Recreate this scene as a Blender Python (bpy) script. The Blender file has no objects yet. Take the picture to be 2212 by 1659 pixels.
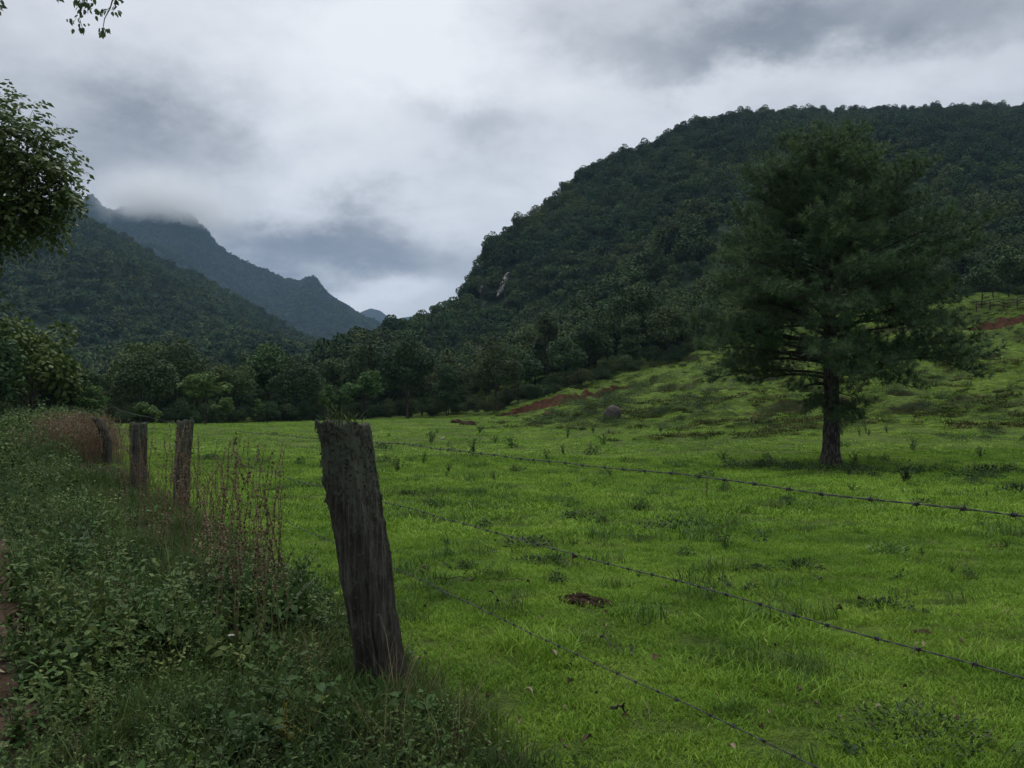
import bpy, math, random
import numpy as np
from mathutils import Vector, Matrix

scene = bpy.context.scene
COL = scene.collection
rad = math.radians

# ------------------------------------------------------------------ camera
EYE = 1.5
FPX, CXP, CYP, HORIZON = 1915.6, 1106.0, 829.5, 890.0      # in a 2212 px wide picture
PITCH = math.atan((HORIZON - CYP) / FPX)
cam_data = bpy.data.cameras.new("camera")
cam_data.sensor_fit = 'HORIZONTAL'
cam_data.angle = rad(60)
cam_data.clip_start = 0.05
cam_data.clip_end = 20000
cam = bpy.data.objects.new("camera", cam_data)
COL.objects.link(cam)
cam.location = (0, 0, EYE)
cam.rotation_euler = (rad(90) + PITCH, 0, 0)
scene.camera = cam

# ------------------------------------------------------------------ colour management, render limits
scene.view_settings.view_transform = 'Standard'
scene.view_settings.look = 'None'
scene.view_settings.gamma = 1.0
scene.view_settings.exposure = 0.0
scene.view_settings.use_curve_mapping = False
cy = scene.cycles
cy.max_bounces = 5
cy.diffuse_bounces = 3
cy.glossy_bounces = 1
cy.transmission_bounces = 2
cy.transparent_max_bounces = 4
cy.volume_bounces = 3
cy.use_denoising = True
cy.caustics_reflective = False
cy.caustics_refractive = False

# ------------------------------------------------------------------ small node helper
class G:
    def __init__(self, tree):
        self.t = tree; self.n = tree.nodes; self.l = tree.links
    def new(self, kind, **kw):
        nd = self.n.new(kind)
        for k, v in kw.items(): setattr(nd, k, v)
        return nd
    def put(self, sock, v):
        if isinstance(v, bpy.types.NodeSocket): self.l.new(v, sock)
        elif v is not None:
            if hasattr(sock.default_value, '__len__') and len(sock.default_value) == 4 and len(v) == 3: v = (*v, 1)
            sock.default_value = v
    def math(self, op, a, b=None, c=None, clamp=False):
        nd = self.new('ShaderNodeMath', operation=op, use_clamp=clamp)
        self.put(nd.inputs[0], a); self.put(nd.inputs[1], b)
        if c is not None: self.put(nd.inputs[2], c)
        return nd.outputs[0]
    def vmath(self, op, a, b=None):
        nd = self.new('ShaderNodeVectorMath', operation=op)
        self.put(nd.inputs[0], a)
        if b is not None: self.put(nd.inputs[1], b)
        return nd.outputs[0]
    def noise(self, vec, scale, detail=3, rough=0.55, color=False, dist=0.0):
        nd = self.new('ShaderNodeTexNoise')
        if vec is not None: self.put(nd.inputs['Vector'], vec)
        nd.inputs['Scale'].default_value = scale; nd.inputs['Detail'].default_value = detail
        nd.inputs['Roughness'].default_value = rough; nd.inputs['Distortion'].default_value = dist
        return nd.outputs[1 if color else 0]
    def smooth(self, v, a, b, lo=0.0, hi=1.0):
        nd = self.new('ShaderNodeMapRange', interpolation_type='SMOOTHSTEP')
        self.put(nd.inputs[0], v)
        for i, q in enumerate((a, b, lo, hi)): nd.inputs[i + 1].default_value = q
        return nd.outputs[0]
    def mix(self, f, a, b):
        nd = self.new('ShaderNodeMix', data_type='RGBA')
        self.put(nd.inputs[0], f); self.put(nd.inputs[6], a); self.put(nd.inputs[7], b)
        return nd.outputs[2]
    def ramp(self, f, stops):
        nd = self.new('ShaderNodeValToRGB')
        self.put(nd.inputs[0], f)
        el = nd.color_ramp.elements
        while len(el) < len(stops): el.new(0.5)
        for e, (p, c) in zip(el, stops):
            e.position = p; e.color = (*c, 1)
        return nd.outputs[0]

def pix_dir(px, py):
    vx = (px - CXP) / FPX; vy = -(py - CYP) / FPX
    c, s = math.cos(PITCH), math.sin(PITCH)
    return Vector((vx, c - s * vy, s + c * vy))
def at(px, py, depth):
    d = pix_dir(px, py); d = d * (depth / d.y)
    return Vector((d.x, d.y, d.z + EYE))

# ------------------------------------------------------------------ overcast sky
SUN_EL, SUN_AZ = 62.0, -14.0          # azimuth measured from the view axis, positive to the right
world = bpy.data.worlds.new("World")
scene.world = world
world.use_nodes = True
g = G(world.node_tree)
g.n.clear()
geo = g.new('ShaderNodeTexCoord')
dirv = geo.outputs['Generated']
sep = g.new('ShaderNodeSeparateXYZ'); g.l.new(dirv, sep.inputs[0])
wx, wy, wz = sep.outputs
den = g.math('ADD', g.math('MAXIMUM', wz, 0.0), 0.16)
plane = g.new('ShaderNodeCombineXYZ')
g.put(plane.inputs[0], g.math('DIVIDE', wx, den)); g.put(plane.inputs[1], g.math('DIVIDE', wy, den))
warp = g.noise(plane.outputs[0], 1.1, 4, 0.55, color=True)
ws = g.new('ShaderNodeSeparateColor'); g.l.new(warp, ws.inputs[0])
warp2 = g.noise(g.vmath('MULTIPLY', dirv, (1, 1, 1.7)), 6.5, 7, 0.62, color=True)
ws2 = g.new('ShaderNodeSeparateColor'); g.l.new(warp2, ws2.inputs[0])
az = g.math('ARCTAN2', wx, wy)
el = g.math('ARCSINE', wz)
az = g.math('ADD', az, g.math('MULTIPLY', g.math('SUBTRACT', ws.outputs[0], 0.5), 0.26))
az = g.math('ADD', az, g.math('MULTIPLY', g.math('SUBTRACT', ws2.outputs[0], 0.5), 0.24))
el = g.math('ADD', el, g.math('MULTIPLY', g.math('SUBTRACT', ws.outputs[1], 0.5), 0.10))
el = g.math('ADD', el, g.math('MULTIPLY', g.math('SUBTRACT', ws2.outputs[1], 0.5), 0.17))
# banks of cloud: where (as bearings on the sky), how broad, how much lighter or darker
BANKS = [(820, 190, 420, 230, .27), (560, 90, 300, 90, .10), (1560, 190, 230, 45, .16), (1960, 175, 200, 40, .12),
         (620, 410, 170, 80, .10), (1250, 380, 200, 120, .08), (830, 640, 130, 40, .18), (1000, 60, 200, 100, .1),
         (240, 270, 180, 110, -.24), (430, 340, 150, 55, -.16), (1480, 75, 250, 75, -.24), (1850, 70, 330, 90, -.20),
         (1010, 300, 190, 65, -.27), (740, 540, 300, 75, -.34), (560, 510, 150, 40, -.10), (90, 60, 160, 70, .06)]
total = None
for px, py, sx, sy, amp in BANKS:
    d = pix_dir(px, py).normalized()
    a0, e0 = math.atan2(d.x, d.y), math.asin(d.z)
    qa = g.math('DIVIDE', g.math('SUBTRACT', az, a0), sx / FPX)
    qe = g.math('DIVIDE', g.math('SUBTRACT', el, e0), sy / FPX)
    r2 = g.math('ADD', g.math('MULTIPLY', qa, qa), g.math('MULTIPLY', qe, qe))
    v = g.math('MULTIPLY', g.math('EXPONENT', g.math('MULTIPLY', r2, -0.8)), amp)
    total = v if total is None else g.math('ADD', total, v)
fine = g.noise(plane.outputs[0], 2.6, 6, 0.55, dist=0.4)
lumps = g.noise(g.vmath('MULTIPLY', dirv, (1, 1, 2.0)), 5.0, 7, 0.58, dist=0.6)
bright = g.math('ADD', g.math('MULTIPLY', total, 1.22), g.math('MULTIPLY', g.math('SUBTRACT', fine, 0.5), 0.22))
bright = g.math('ADD', bright, g.math('MULTIPLY', g.math('SUBTRACT', lumps, 0.5), 0.42))
bright = g.math('ADD', bright, 0.622)
cloud_col = g.ramp(bright, [(0.0, (.10, .125, .165)), (0.25, (.245, .268, .315)), (0.5, (.485, .51, .555)), (0.75, (.72, .75, .805)), (1.0, (.92, .945, .98))])
cloud10 = g.vmath('SCALE', cloud_col)      # an overcast sky is brightest overhead
g.put(cloud10.node.inputs['Scale'], g.smooth(wz, 0.47, 0.95, 10.0, 23.0))
sky = g.new('ShaderNodeTexSky', sky_type='NISHITA', sun_disc=False)
sky.sun_elevation = rad(SUN_EL); sky.sun_rotation = rad(SUN_AZ)
skymix = g.mix(0.96, sky.outputs[0], cloud10)
bg = g.new('ShaderNodeBackground'); bg.inputs['Strength'].default_value = 0.1
g.l.new(skymix, bg.inputs['Color'])
wo = g.new('ShaderNodeOutputWorld'); g.l.new(bg.outputs[0], wo.inputs['Surface'])

sun_data = bpy.data.lights.new("sun", 'SUN')
sun_data.energy = 1.55; sun_data.angle = rad(25); sun_data.color = (1.0, 0.965, 0.91)
sun = bpy.data.objects.new("sun", sun_data); COL.objects.link(sun)
sd = Vector((math.sin(rad(SUN_AZ)) * math.cos(rad(SUN_EL)), math.cos(rad(SUN_AZ)) * math.cos(rad(SUN_EL)), math.sin(rad(SUN_EL))))
sun.rotation_euler = sd.to_track_quat('Z', 'Y').to_euler()
sun.location = (0, 0, 60)

# ------------------------------------------------------------------ numpy noise
def _hash(ix, iy, seed):
    n = (ix.astype(np.int64) * 374761393 + iy.astype(np.int64) * 668265263 + seed * 1442695041) & 0x7fffffff
    n = ((n ^ (n >> 13)) * 1274126177) & 0x7fffffff
    return ((n ^ (n >> 16)) & 0xffff) / 65535.0
def vnoise(x, y, seed=0):
    x = np.asarray(x, float); y = np.asarray(y, float)
    ix = np.floor(x); iy = np.floor(y); fx = x - ix; fy = y - iy
    fx = fx * fx * (3 - 2 * fx); fy = fy * fy * (3 - 2 * fy)
    a = _hash(ix, iy, seed); b = _hash(ix + 1, iy, seed); c = _hash(ix, iy + 1, seed); d = _hash(ix + 1, iy + 1, seed)
    return (a + (b - a) * fx) * (1 - fy) + (c + (d - c) * fx) * fy
def fbm(x, y, seed=0, octv=4):
    s = 0; a = 0.5
    for k in range(octv):
        s = s + a * (vnoise(x, y, seed + k * 17) - 0.5); x = np.asarray(x) * 2.03 + 11.3; y = np.asarray(y) * 2.03 + 5.7; a *= 0.5
    return s
def sstep(a, b, v):
    t = np.clip((np.asarray(v, float) - a) / (b - a), 0, 1)
    return t * t * (3 - 2 * t)

# ------------------------------------------------------------------ lie of the land
FX0, FY0, FDX, FDY = -0.72, 4.9, -0.46, 0.888       # fence line: first post and direction
def fence_ts(x, y):
    """t: metres to the pasture side of the fence, s: metres along it away from the first post"""
    dx = np.asarray(x) - FX0; dy = np.asarray(y) - FY0
    return dx * FDY - dy * FDX, dx * FDX + dy * FDY
def from_ts(t, s):
    return FX0 + FDX * s + FDY * t, FY0 + FDY * s - FDX * t

_D = np.array([0, 8, 15, 30, 45, 60, 80, 100, 120, 140, 170, 210, 300, 420.])
_U = np.array([-1.3, -.7, -.35, -.15, -.02, .1, .205, .362, .577, 1.3])
_Z = np.array([
    [0, 0, -.1, -.1, 0, .1, .3, .3, 0, 0, 0, 0, 0, -4],
    [0, 0, -.1, -.1, 0, .1, .3, .3, 0, 0, 0, 0, 0, -4],
    [0, 0, -.1, -.25, -.2, 0, .32, .1, -.3, 0, 0, 1, 1, -4],
    [0, 0, -.1, -.35, -.3, -.1, .25, .6, .3, .5, 1, 3, 0, -8],
    [0, 0, -.1, -.4, -.35, -.2, .2, .7, 1.5, 3, 6, 11, 0, -10],
    [0, 0, -.1, -.42, -.3, -.05, 1.0, 2.5, 5.3, 7.4, 10, 16, 0, -10],
    [0, 0, -.1, -.42, -.2, .6, 2.2, 4.5, 7.4, 10.3, 15, 23, 0, -10],
    [0, 0, -.1, -.42, .1, 1.2, 3.7, 7.2, 11.2, 16, 24, 33, 0, -10],
    [0, 0, -.1, -.38, .5, 2.1, 5.7, 10.9, 16.8, 19, 25, 35, 0, -10],
    [0, 0, -.1, -.3, .6, 2.4, 6.5, 12.5, 18, 21, 27, 37, 0, -10]])
_Uf = np.linspace(-1.3, 1.3, 261); _Df = np.linspace(0, 420, 421)
_T = np.array([np.interp(_Df, _D, r) for r in _Z])
_T = np.array([np.interp(_Uf, _U, _T[:, j]) for j in range(len(_Df))]).T
for _ in range(2):
    p = np.pad(_T, ((3, 3), (3, 3)), mode='edge')
    _T = sum(p[3:-3, 3 + k:p.shape[1] - 3 + k] for k in range(-3, 4)) / 7
    p = np.pad(_T, ((3, 3), (3, 3)), mode='edge')
    _T = sum(p[3 + k:p.shape[0] - 3 + k, 3:-3] for k in range(-3, 4)) / 7
_slope0 = np.gradient(_T, axis=1)
def _look(tab, u, d):
    fu = np.clip((u + 1.3) / 0.01, 0, 259.999); fd = np.clip(d, 0, 419.999)
    iu = fu.astype(int); idd = fd.astype(int); a = fu - iu; b = fd - idd
    return (tab[iu, idd] * (1 - a) + tab[iu + 1, idd] * a) * (1 - b) + (tab[iu, idd + 1] * (1 - a) + tab[iu + 1, idd + 1] * a) * b
def H(x, y):
    x = np.asarray(x, float); y = np.asarray(y, float)
    d = np.maximum(y, 0); u = np.clip(x / np.maximum(y, 1.0), -1.3, 1.3)
    z = _look(_T, u, d)
    sl = sstep(0.015, 0.10, _look(_slope0, u, d)) * sstep(200, 150, d) * sstep(36, 60, d)
    z = z + 0.05 * fbm(x / 1.7, y / 1.7, 3) * sstep(60, 10, d) + 0.22 * fbm(x / 9, y / 9, 4) * sstep(2, 14, d)
    r = np.abs(vnoise(x / 7 + 0.5 * fbm(x / 12, y / 12, 9), z * 1.1 + y / 9, 21) - 0.5) * 2
    z = z + sl * (0.8 * sstep(.2, .8, r) + 1.0 * fbm(x / 6, y / 4.5, 8, 4) + 1.3 * fbm(x / 2.8, y / 1.6, 18, 3) + .7 * fbm(x / 1.1, y / .8, 19, 2))
    t, s = fence_ts(x, y)
    bank = sstep(-2.0, -1.2, t) * sstep(0.5, -0.5, t)
    z = z + sstep(-4.0, -1.2, t) * sstep(0.5, -0.5, t) * (0.06 + 0.34 * sstep(8, 18, s) * sstep(60, 40, s) + 0.12 * fbm(x / .8, y / .8, 12))
    return z
def Hs(x, y): return float(H(np.array([x]), np.array([y]))[0])
def on_ground(px, py, dmin=1.5, dmax=170):
    d = pix_dir(px, py); d = d / d.y
    ys = np.geomspace(dmin, dmax, 4000)
    hit = np.nonzero(EYE + d.z * ys <= H(d.x * ys, ys))[0]
    yy = ys[hit[0]] if len(hit) else dmax
    return Vector((d.x * yy, yy, Hs(d.x * yy, yy)))

# ------------------------------------------------------------------ mesh helpers
def make_mesh(name, V, F, mats, attrs=None, smooth=False, fmat=None):
    """V: Nx3, F: list of integer arrays (kx3 or kx4)"""
    V = np.ascontiguousarray(V, np.float32)
    F = [np.asarray(f, np.int32) for f in F if len(f)]
    me = bpy.data.meshes.new(name)
    me.vertices.add(len(V)); me.vertices.foreach_set('co', V.ravel())
    tot = np.concatenate([np.full(len(f), f.shape[1], np.int32) for f in F])
    loops = np.concatenate([f.ravel() for f in F])
    start = np.concatenate([[0], np.cumsum(tot)[:-1]]).astype(np.int32)
    me.loops.add(len(loops)); me.loops.foreach_set('vertex_index', loops)
    me.polygons.add(len(tot)); me.polygons.foreach_set('loop_start', start)
    if smooth: me.polygons.foreach_set('use_smooth', np.ones(len(tot), bool))
    for m in mats: me.materials.append(m)
    if fmat is not None: me.polygons.foreach_set('material_index', np.asarray(fmat, np.int32))
    for k, a in (attrs or {}).items():
        at_ = me.attributes.new(k, 'FLOAT', 'POINT'); at_.data.foreach_set('value', np.ascontiguousarray(a, np.float32))
    me.update(calc_edges=True)
    return me

def obj(name, me, parent=None, loc=None):
    o = bpy.data.objects.new(name, me); COL.objects.link(o)
    if parent is not None: o.parent = parent
    if loc is not None: o.location = loc
    return o
def tag(o, label=None, cat=None, group=None, kind=None):
    if label: o['label'] = label
    if cat: o['category'] = cat
    if group: o['group'] = group
    if kind: o['kind'] = kind
    return o
def thing(name, loc, label, cat, group=None, rz=0.0, scale=1.0):
    o = bpy.data.objects.new(name, None); COL.objects.link(o)
    o.empty_display_size = 0.2
    o.location = loc; o.rotation_euler = (0, 0, rz); o.scale = (scale,) * 3 if not hasattr(scale, '__len__') else scale
    return tag(o, label, cat, group)

class Geo:
    """collects pieces of one mesh"""
    def __init__(self): self.V = []; self.F = []; self.A = []; self.n = 0
    def add(self, V, F, a=0.5):
        V = np.asarray(V, float)
        for f in (F if isinstance(F, list) else [F]):
            if len(f): self.F.append(np.asarray(f) + self.n)
        self.V.append(V); self.A.append(np.full(len(V), a) if np.ndim(a) == 0 else a); self.n += len(V)
    def mesh(self, name, mats, smooth=False):
        F3 = [f for f in self.F if f.shape[1] == 3]; F4 = [f for f in self.F if f.shape[1] == 4]
        F = ([np.concatenate(F3)] if F3 else []) + ([np.concatenate(F4)] if F4 else [])
        return make_mesh(name, np.concatenate(self.V), F, mats, {'v': np.concatenate(self.A)}, smooth)

def unit(a): return a / np.maximum(np.linalg.norm(a, axis=-1, keepdims=True), 1e-9)
def frames(direc, normal):
    X = unit(direc); Z = unit(normal - X * np.sum(normal * X, -1, keepdims=True)); Y = np.cross(Z, X)
    return np.stack([X, Y, Z], axis=-2)          # rows are axes
def stamp(geo_, tv, tf, org, fr, size, a):
    """many copies of a small template (tv, list tf) at org with frames fr"""
    n = len(org); k = len(tv)
    size = np.broadcast_to(np.asarray(size, float), (n,)) if np.ndim(size) < 2 else size
    sv = tv[None] * (size[:, None, None] if size.ndim == 1 else size[:, None, :])
    V = np.einsum('nki,nij->nkj', sv, fr) + org[:, None, :]
    off = (np.arange(n) * k)[:, None, None]
    F = [(np.asarray(f)[None] + off).reshape(-1, len(f[0])) for f in tf]
    geo_.add(V.reshape(-1, 3), F, np.repeat(a, k))
def rnd_dirs(rng, n):
    return unit(rng.normal(size=(n, 3)))

def tube(geo_, pts, radii, seg=6, a=0.5, cap=True):
    pts = np.asarray(pts, float); n = len(pts); radii = np.broadcast_to(np.asarray(radii, float), (n,))
    tan = np.gradient(pts, axis=0); tan = unit(tan)
    ref = np.array([0, 0, 1.0]) if abs(tan[0][2]) < 0.9 else np.array([1.0, 0, 0])
    X = unit(np.cross(tan, ref)); Y = np.cross(tan, X)
    th = np.linspace(0, 2 * np.pi, seg, endpoint=False)
    V = pts[:, None] + radii[:, None, None] * (np.cos(th)[None, :, None] * X[:, None] + np.sin(th)[None, :, None] * Y[:, None])
    i = np.arange(n - 1)[:, None] * seg; j = np.arange(seg)[None]; j2 = (j + 1) % seg
    F = np.stack([i + j, i + j2, i + seg + j2, i + seg + j], -1).reshape(-1, 4)
    V = V.reshape(-1, 3); Fs = [F]
    if cap:
        V = np.vstack([V, pts[-1]]); e = (n - 1) * seg
        Fs.append(np.stack([e + np.arange(seg), e + (np.arange(seg) + 1) % seg, np.full(seg, n * seg)], -1))
    geo_.add(V, Fs, a)
def curve(p0, p1, bend=(0, 0, 0), n=7, wob=0.0, rng=None):
    p0 = np.asarray(p0, float); p1 = np.asarray(p1, float); t = np.linspace(0, 1, n)[:, None]
    P = p0 + (p1 - p0) * t + np.asarray(bend) * (4 * t * (1 - t))
    if wob and rng is not None: P[1:-1] += rng.normal(size=(n - 2, 3)) * wob
    return P

def hang(name, pts, rot, scl, idx, protos, mats_note=None):
    """stuff: one object whose points carry copies of the small meshes in protos"""
    coll = bpy.data.collections.new(name + '_pieces')
    for k, me in enumerate(protos):
        o = bpy.data.objects.new('%s_piece.%03d' % (name, k + 1), me); coll.objects.link(o)
    me = bpy.data.meshes.new(name)
    pts = np.ascontiguousarray(pts, np.float32); n = len(pts)
    me.vertices.add(n); me.vertices.foreach_set('co', pts.ravel())
    scl = np.asarray(scl, np.float32)
    if scl.ndim == 1: scl = np.repeat(scl[:, None], 3, 1)
    for k, a in (('turn', rot), ('size', scl)):
        t = me.attributes.new(k, 'FLOAT_VECTOR', 'POINT'); t.data.foreach_set('vector', np.ascontiguousarray(a, np.float32).ravel())
    t = me.attributes.new('which', 'INT', 'POINT'); t.data.foreach_set('value', np.ascontiguousarray(idx, np.int32))
    o = obj(name, me)
    ng = bpy.data.node_groups.new(name, 'GeometryNodeTree')
    ng.interface.new_socket('Geometry', in_out='INPUT', socket_type='NodeSocketGeometry')
    ng.interface.new_socket('Geometry', in_out='OUTPUT', socket_type='NodeSocketGeometry')
    q = G(ng)
    gi = q.new('NodeGroupInput'); go = q.new('NodeGroupOutput')
    ci = q.new('GeometryNodeCollectionInfo'); ci.inputs['Collection'].default_value = coll
    ci.inputs['Separate Children'].default_value = True; ci.inputs['Reset Children'].default_value = True
    ip = q.new('GeometryNodeInstanceOnPoints'); ip.inputs['Pick Instance'].default_value = True
    def attr(nm, ty):
        a = q.new('GeometryNodeInputNamedAttribute', data_type=ty); a.inputs['Name'].default_value = nm
        return a.outputs['Attribute']
    e2r = q.new('FunctionNodeEulerToRotation')
    q.l.new(attr('turn', 'FLOAT_VECTOR'), e2r.inputs[0])
    q.l.new(gi.outputs[0], ip.inputs['Points']); q.l.new(ci.outputs[0], ip.inputs['Instance'])
    q.l.new(attr('which', 'INT'), ip.inputs['Instance Index']); q.l.new(e2r.outputs[0], ip.inputs['Rotation'])
    q.l.new(attr('size', 'FLOAT_VECTOR'), ip.inputs['Scale'])
    q.l.new(ip.outputs[0], go.inputs[0])
    md = o.modifiers.new('spread', 'NODES'); md.node_group = ng
    o['kind'] = 'stuff'
    return o

# ------------------------------------------------------------------ materials
def new_mat(name):
    m = bpy.data.materials.new(name); m.use_nodes = True
    q = G(m.node_tree); q.n.clear()
    out = q.new('ShaderNodeOutputMaterial')
    return m, q, out
def finish(q, out, col, rough=0.8, spec=0.2, bump=None, bstr=0.5, bdist=0.02, trans=0.0, tcol=None):
    b = q.new('ShaderNodeBsdfPrincipled')
    q.put(b.inputs['Base Color'], col); q.put(b.inputs['Roughness'], rough); b.inputs['Specular IOR Level'].default_value = spec
    if bump is not None:
        bn = q.new('ShaderNodeBump'); bn.inputs['Strength'].default_value = bstr; bn.inputs['Distance'].default_value = bdist
        q.l.new(bump, bn.inputs['Height']); q.l.new(bn.outputs[0], b.inputs['Normal'])
    sh = b.outputs[0]
    if trans:
        t = q.new('ShaderNodeBsdfTranslucent'); q.put(t.inputs['Color'], tcol if tcol is not None else col)
        mx = q.new('ShaderNodeMixShader'); mx.inputs[0].default_value = trans
        q.l.new(sh, mx.inputs[1]); q.l.new(t.outputs[0], mx.inputs[2]); sh = mx.outputs[0]
    q.l.new(sh, out.inputs['Surface'])
def pos(q): return q.new('ShaderNodeNewGeometry').outputs['Position']
def objco(q): return q.new('ShaderNodeTexCoord').outputs['Object']
def attr_v(q):
    a = q.new('ShaderNodeAttribute'); a.attribute_name = 'v'; return a.outputs['Fac']
def stretch(q, v, s): return q.vmath('MULTIPLY', v, s)

def leaf_mat(name, stops, own=0.38, lone=0.40, patch=0.2, pscale=0.2, rough=0.6, spec=0.2, trans=0.2, hue=0.03):
    m, q, out = new_mat(name)
    oi = q.new('ShaderNodeObjectInfo')
    f = q.math('ADD', q.math('MULTIPLY', attr_v(q), own), q.math('MULTIPLY', oi.outputs['Random'], lone))
    if patch:
        n = q.smooth(q.noise(pos(q), pscale, 3), 0.3, 0.7)
        f = q.math('ADD', f, q.math('MULTIPLY', n, patch))
    c = q.ramp(f, stops)
    h = q.new('ShaderNodeHueSaturation')
    r2 = q.math('FRACT', q.math('MULTIPLY', oi.outputs['Random'], 7.31))
    q.put(h.inputs['Hue'], q.math('ADD', 0.5 - hue / 2, q.math('MULTIPLY', r2, hue))); q.put(h.inputs['Color'], c)
    finish(q, out, h.outputs[0], rough, spec, trans=trans)
    return m

M_forest = leaf_mat('forest_leaves', [(0, (.018, .033, .014)), (.4, (.034, .060, .019)), (.75, (.055, .092, .025)), (1, (.095, .13, .036))], patch=.2, pscale=.03, rough=.65, spec=.15, trans=.15, hue=.05)
M_hill = leaf_mat('hill_forest_leaves', [(0, (.024, .042, .021)), (.4, (.044, .070, .030)), (.75, (.070, .100, .038)), (1, (.105, .13, .048))], own=.12, lone=.46, patch=.46, pscale=.011, rough=.9, spec=.03, trans=0, hue=.06)
M_pale = leaf_mat('young_tree_leaves', [(0, (.045, .085, .022)), (.5, (.07, .13, .03)), (1, (.11, .18, .045))], patch=.1, rough=.6, spec=.15, trans=.25)
M_yellowish = leaf_mat('yellowish_tree_leaves', [(0, (.045, .07, .014)), (.5, (.07, .10, .018)), (1, (.12, .14, .03))], patch=.1, rough=.6, spec=.15, trans=.2)
M_needle = leaf_mat('pine_needles', [(0, (.030, .056, .028)), (.5, (.058, .102, .044)), (.85, (.10, .156, .058)), (1, (.15, .20, .068))], own=.8, lone=0, patch=.25, pscale=.5, rough=.55, spec=.2, trans=.2, hue=0)
M_roadside = leaf_mat('roadside_tree_leaves', [(0, (.036, .062, .022)), (.5, (.082, .125, .038)), (1, (.15, .20, .07))], own=.8, lone=0, patch=.2, pscale=.9, rough=.45, spec=.3, trans=.3, hue=0)
M_herb = leaf_mat('herb_leaves', [(0, (.016, .032, .010)), (.4, (.042, .080, .021)), (.75, (.085, .14, .035)), (1, (.165, .22, .065))], patch=.45, pscale=1.3, rough=.6, spec=.14, trans=.2, hue=.05)
M_weed = leaf_mat('pasture_weed_leaves', [(0, (.024, .045, .014)), (.5, (.040, .072, .022)), (1, (.07, .11, .03))], patch=.1, pscale=.5, rough=.6, spec=.15, trans=.2, hue=.04)
M_brightweed = leaf_mat('bright_weed_leaves', [(0, (.05, .10, .02)), (.5, (.09, .17, .03)), (1, (.17, .26, .06))], patch=.1, pscale=.5, rough=.5, spec=.25, trans=.3)
M_yellow = leaf_mat('yellowing_leaves', [(0, (.12, .11, .015)), (.5, (.20, .17, .02)), (1, (.30, .25, .04))], rough=.5, spec=.2, trans=.25)
M_straw = leaf_mat('straw', [(0, (.10, .08, .04)), (.5, (.18, .14, .075)), (1, (.30, .25, .15))], rough=.8, spec=.1, trans=.1, hue=.02)
M_seed = leaf_mat('dry_seed_heads', [(0, (.085, .060, .038)), (.5, (.19, .135, .085)), (1, (.33, .25, .17))], rough=.9, spec=.05, trans=.05, hue=.03)
M_stem = leaf_mat('weed_stems', [(0, (.085, .066, .034)), (.5, (.15, .118, .06)), (1, (.20, .175, .08))], rough=.7, spec=.15, trans=0, hue=.03)
M_green_stem = leaf_mat('green_stems', [(0, (.03, .05, .016)), (1, (.07, .09, .03))], rough=.7, spec=.15, trans=0)

def grass_mat():
    m, q, out = new_mat('pasture_grass')
    oi = q.new('ShaderNodeObjectInfo'); P = pos(q)
    big = q.smooth(q.noise(P, 0.16, 3), .32, .68)
    mid = q.smooth(q.noise(P, 1.1, 3), .3, .7)
    f = q.math('ADD', q.math('MULTIPLY', attr_v(q), .34), q.math('MULTIPLY', oi.outputs['Random'], .10))
    f = q.math('ADD', f, q.math('ADD', q.math('MULTIPLY', big, .26), q.math('MULTIPLY', mid, .34)))
    c = q.ramp(f, [(0, (.044, .095, .010)), (.35, (.098, .190, .016)), (.65, (.168, .288, .027)), (.9, (.25, .365, .052)), (1, (.36, .38, .12))])
    finish(q, out, c, .6, .10, trans=.25)
    return m
M_grass = grass_mat()

def ground_mat():
    m, q, out = new_mat('pasture_ground')
    P = pos(q)
    big = q.smooth(q.noise(P, 0.16, 3), .32, .68); mid = q.smooth(q.noise(P, 1.1, 3), .3, .7); fin = q.noise(P, 14, 4)
    clod = q.smooth(q.noise(P, 2.4, 6, .65), .33, .67)
    f = q.math('ADD', q.math('ADD', q.math('MULTIPLY', big, .25), q.math('MULTIPLY', mid, .22)), q.math('ADD', q.math('MULTIPLY', fin, .18), q.math('MULTIPLY', clod, .35)))
    c = q.ramp(f, [(0, (.026, .038, .010)), (.35, (.056, .088, .014)), (.65, (.105, .16, .021)), (1, (.17, .235, .034))])
    soil = q.smooth(q.noise(P, 0.55, 5, .6), .60, .72)
    c = q.mix(q.math('MULTIPLY', soil, .65), c, (.05, .036, .018))
    nz = q.new('ShaderNodeSeparateXYZ'); q.l.new(q.new('ShaderNodeNewGeometry').outputs['Normal'], nz.inputs[0])
    steep = q.smooth(q.math('ADD', nz.outputs[2], q.math('MULTIPLY', q.math('SUBTRACT', q.noise(P, .9, 4), .5), .10)), .90, .78)
    c = q.mix(q.math('MULTIPLY', steep, .85), c, (.034, .034, .014))      # worn risers between the cattle tracks
    finish(q, out, c, .9, .1, bump=q.math('ADD', fin, q.math('MULTIPLY', clod, 4.0)), bstr=.8, bdist=.06)
    return m
M_ground = ground_mat()

def soil_mat(name, c0, c1, c2, scale=6, bd=.03):
    m, q, out = new_mat(name)
    P = pos(q); n = q.noise(P, scale, 6, .65); n2 = q.noise(P, scale * 6, 3)
    f = q.math('ADD', q.math('MULTIPLY', n, .7), q.math('MULTIPLY', n2, .3))
    c = q.ramp(f, [(.3, c0), (.5, c1), (.72, c2)])
    finish(q, out, c, .95, .08, bump=f, bstr=.9, bdist=bd)
    return m
M_road = soil_mat('dirt_road', (.022, .015, .010), (.055, .035, .023), (.11, .075, .05), 3)
M_verge = soil_mat('verge_soil', (.014, .012, .007), (.03, .026, .013), (.055, .045, .024), 4)
M_red = soil_mat('red_earth', (.042, .021, .013), (.088, .041, .024), (.14, .07, .042), 1.6, .2)
M_brownsoil = soil_mat('brown_soil', (.018, .012, .008), (.036, .022, .014), (.062, .040, .026), 30, .02)
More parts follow.
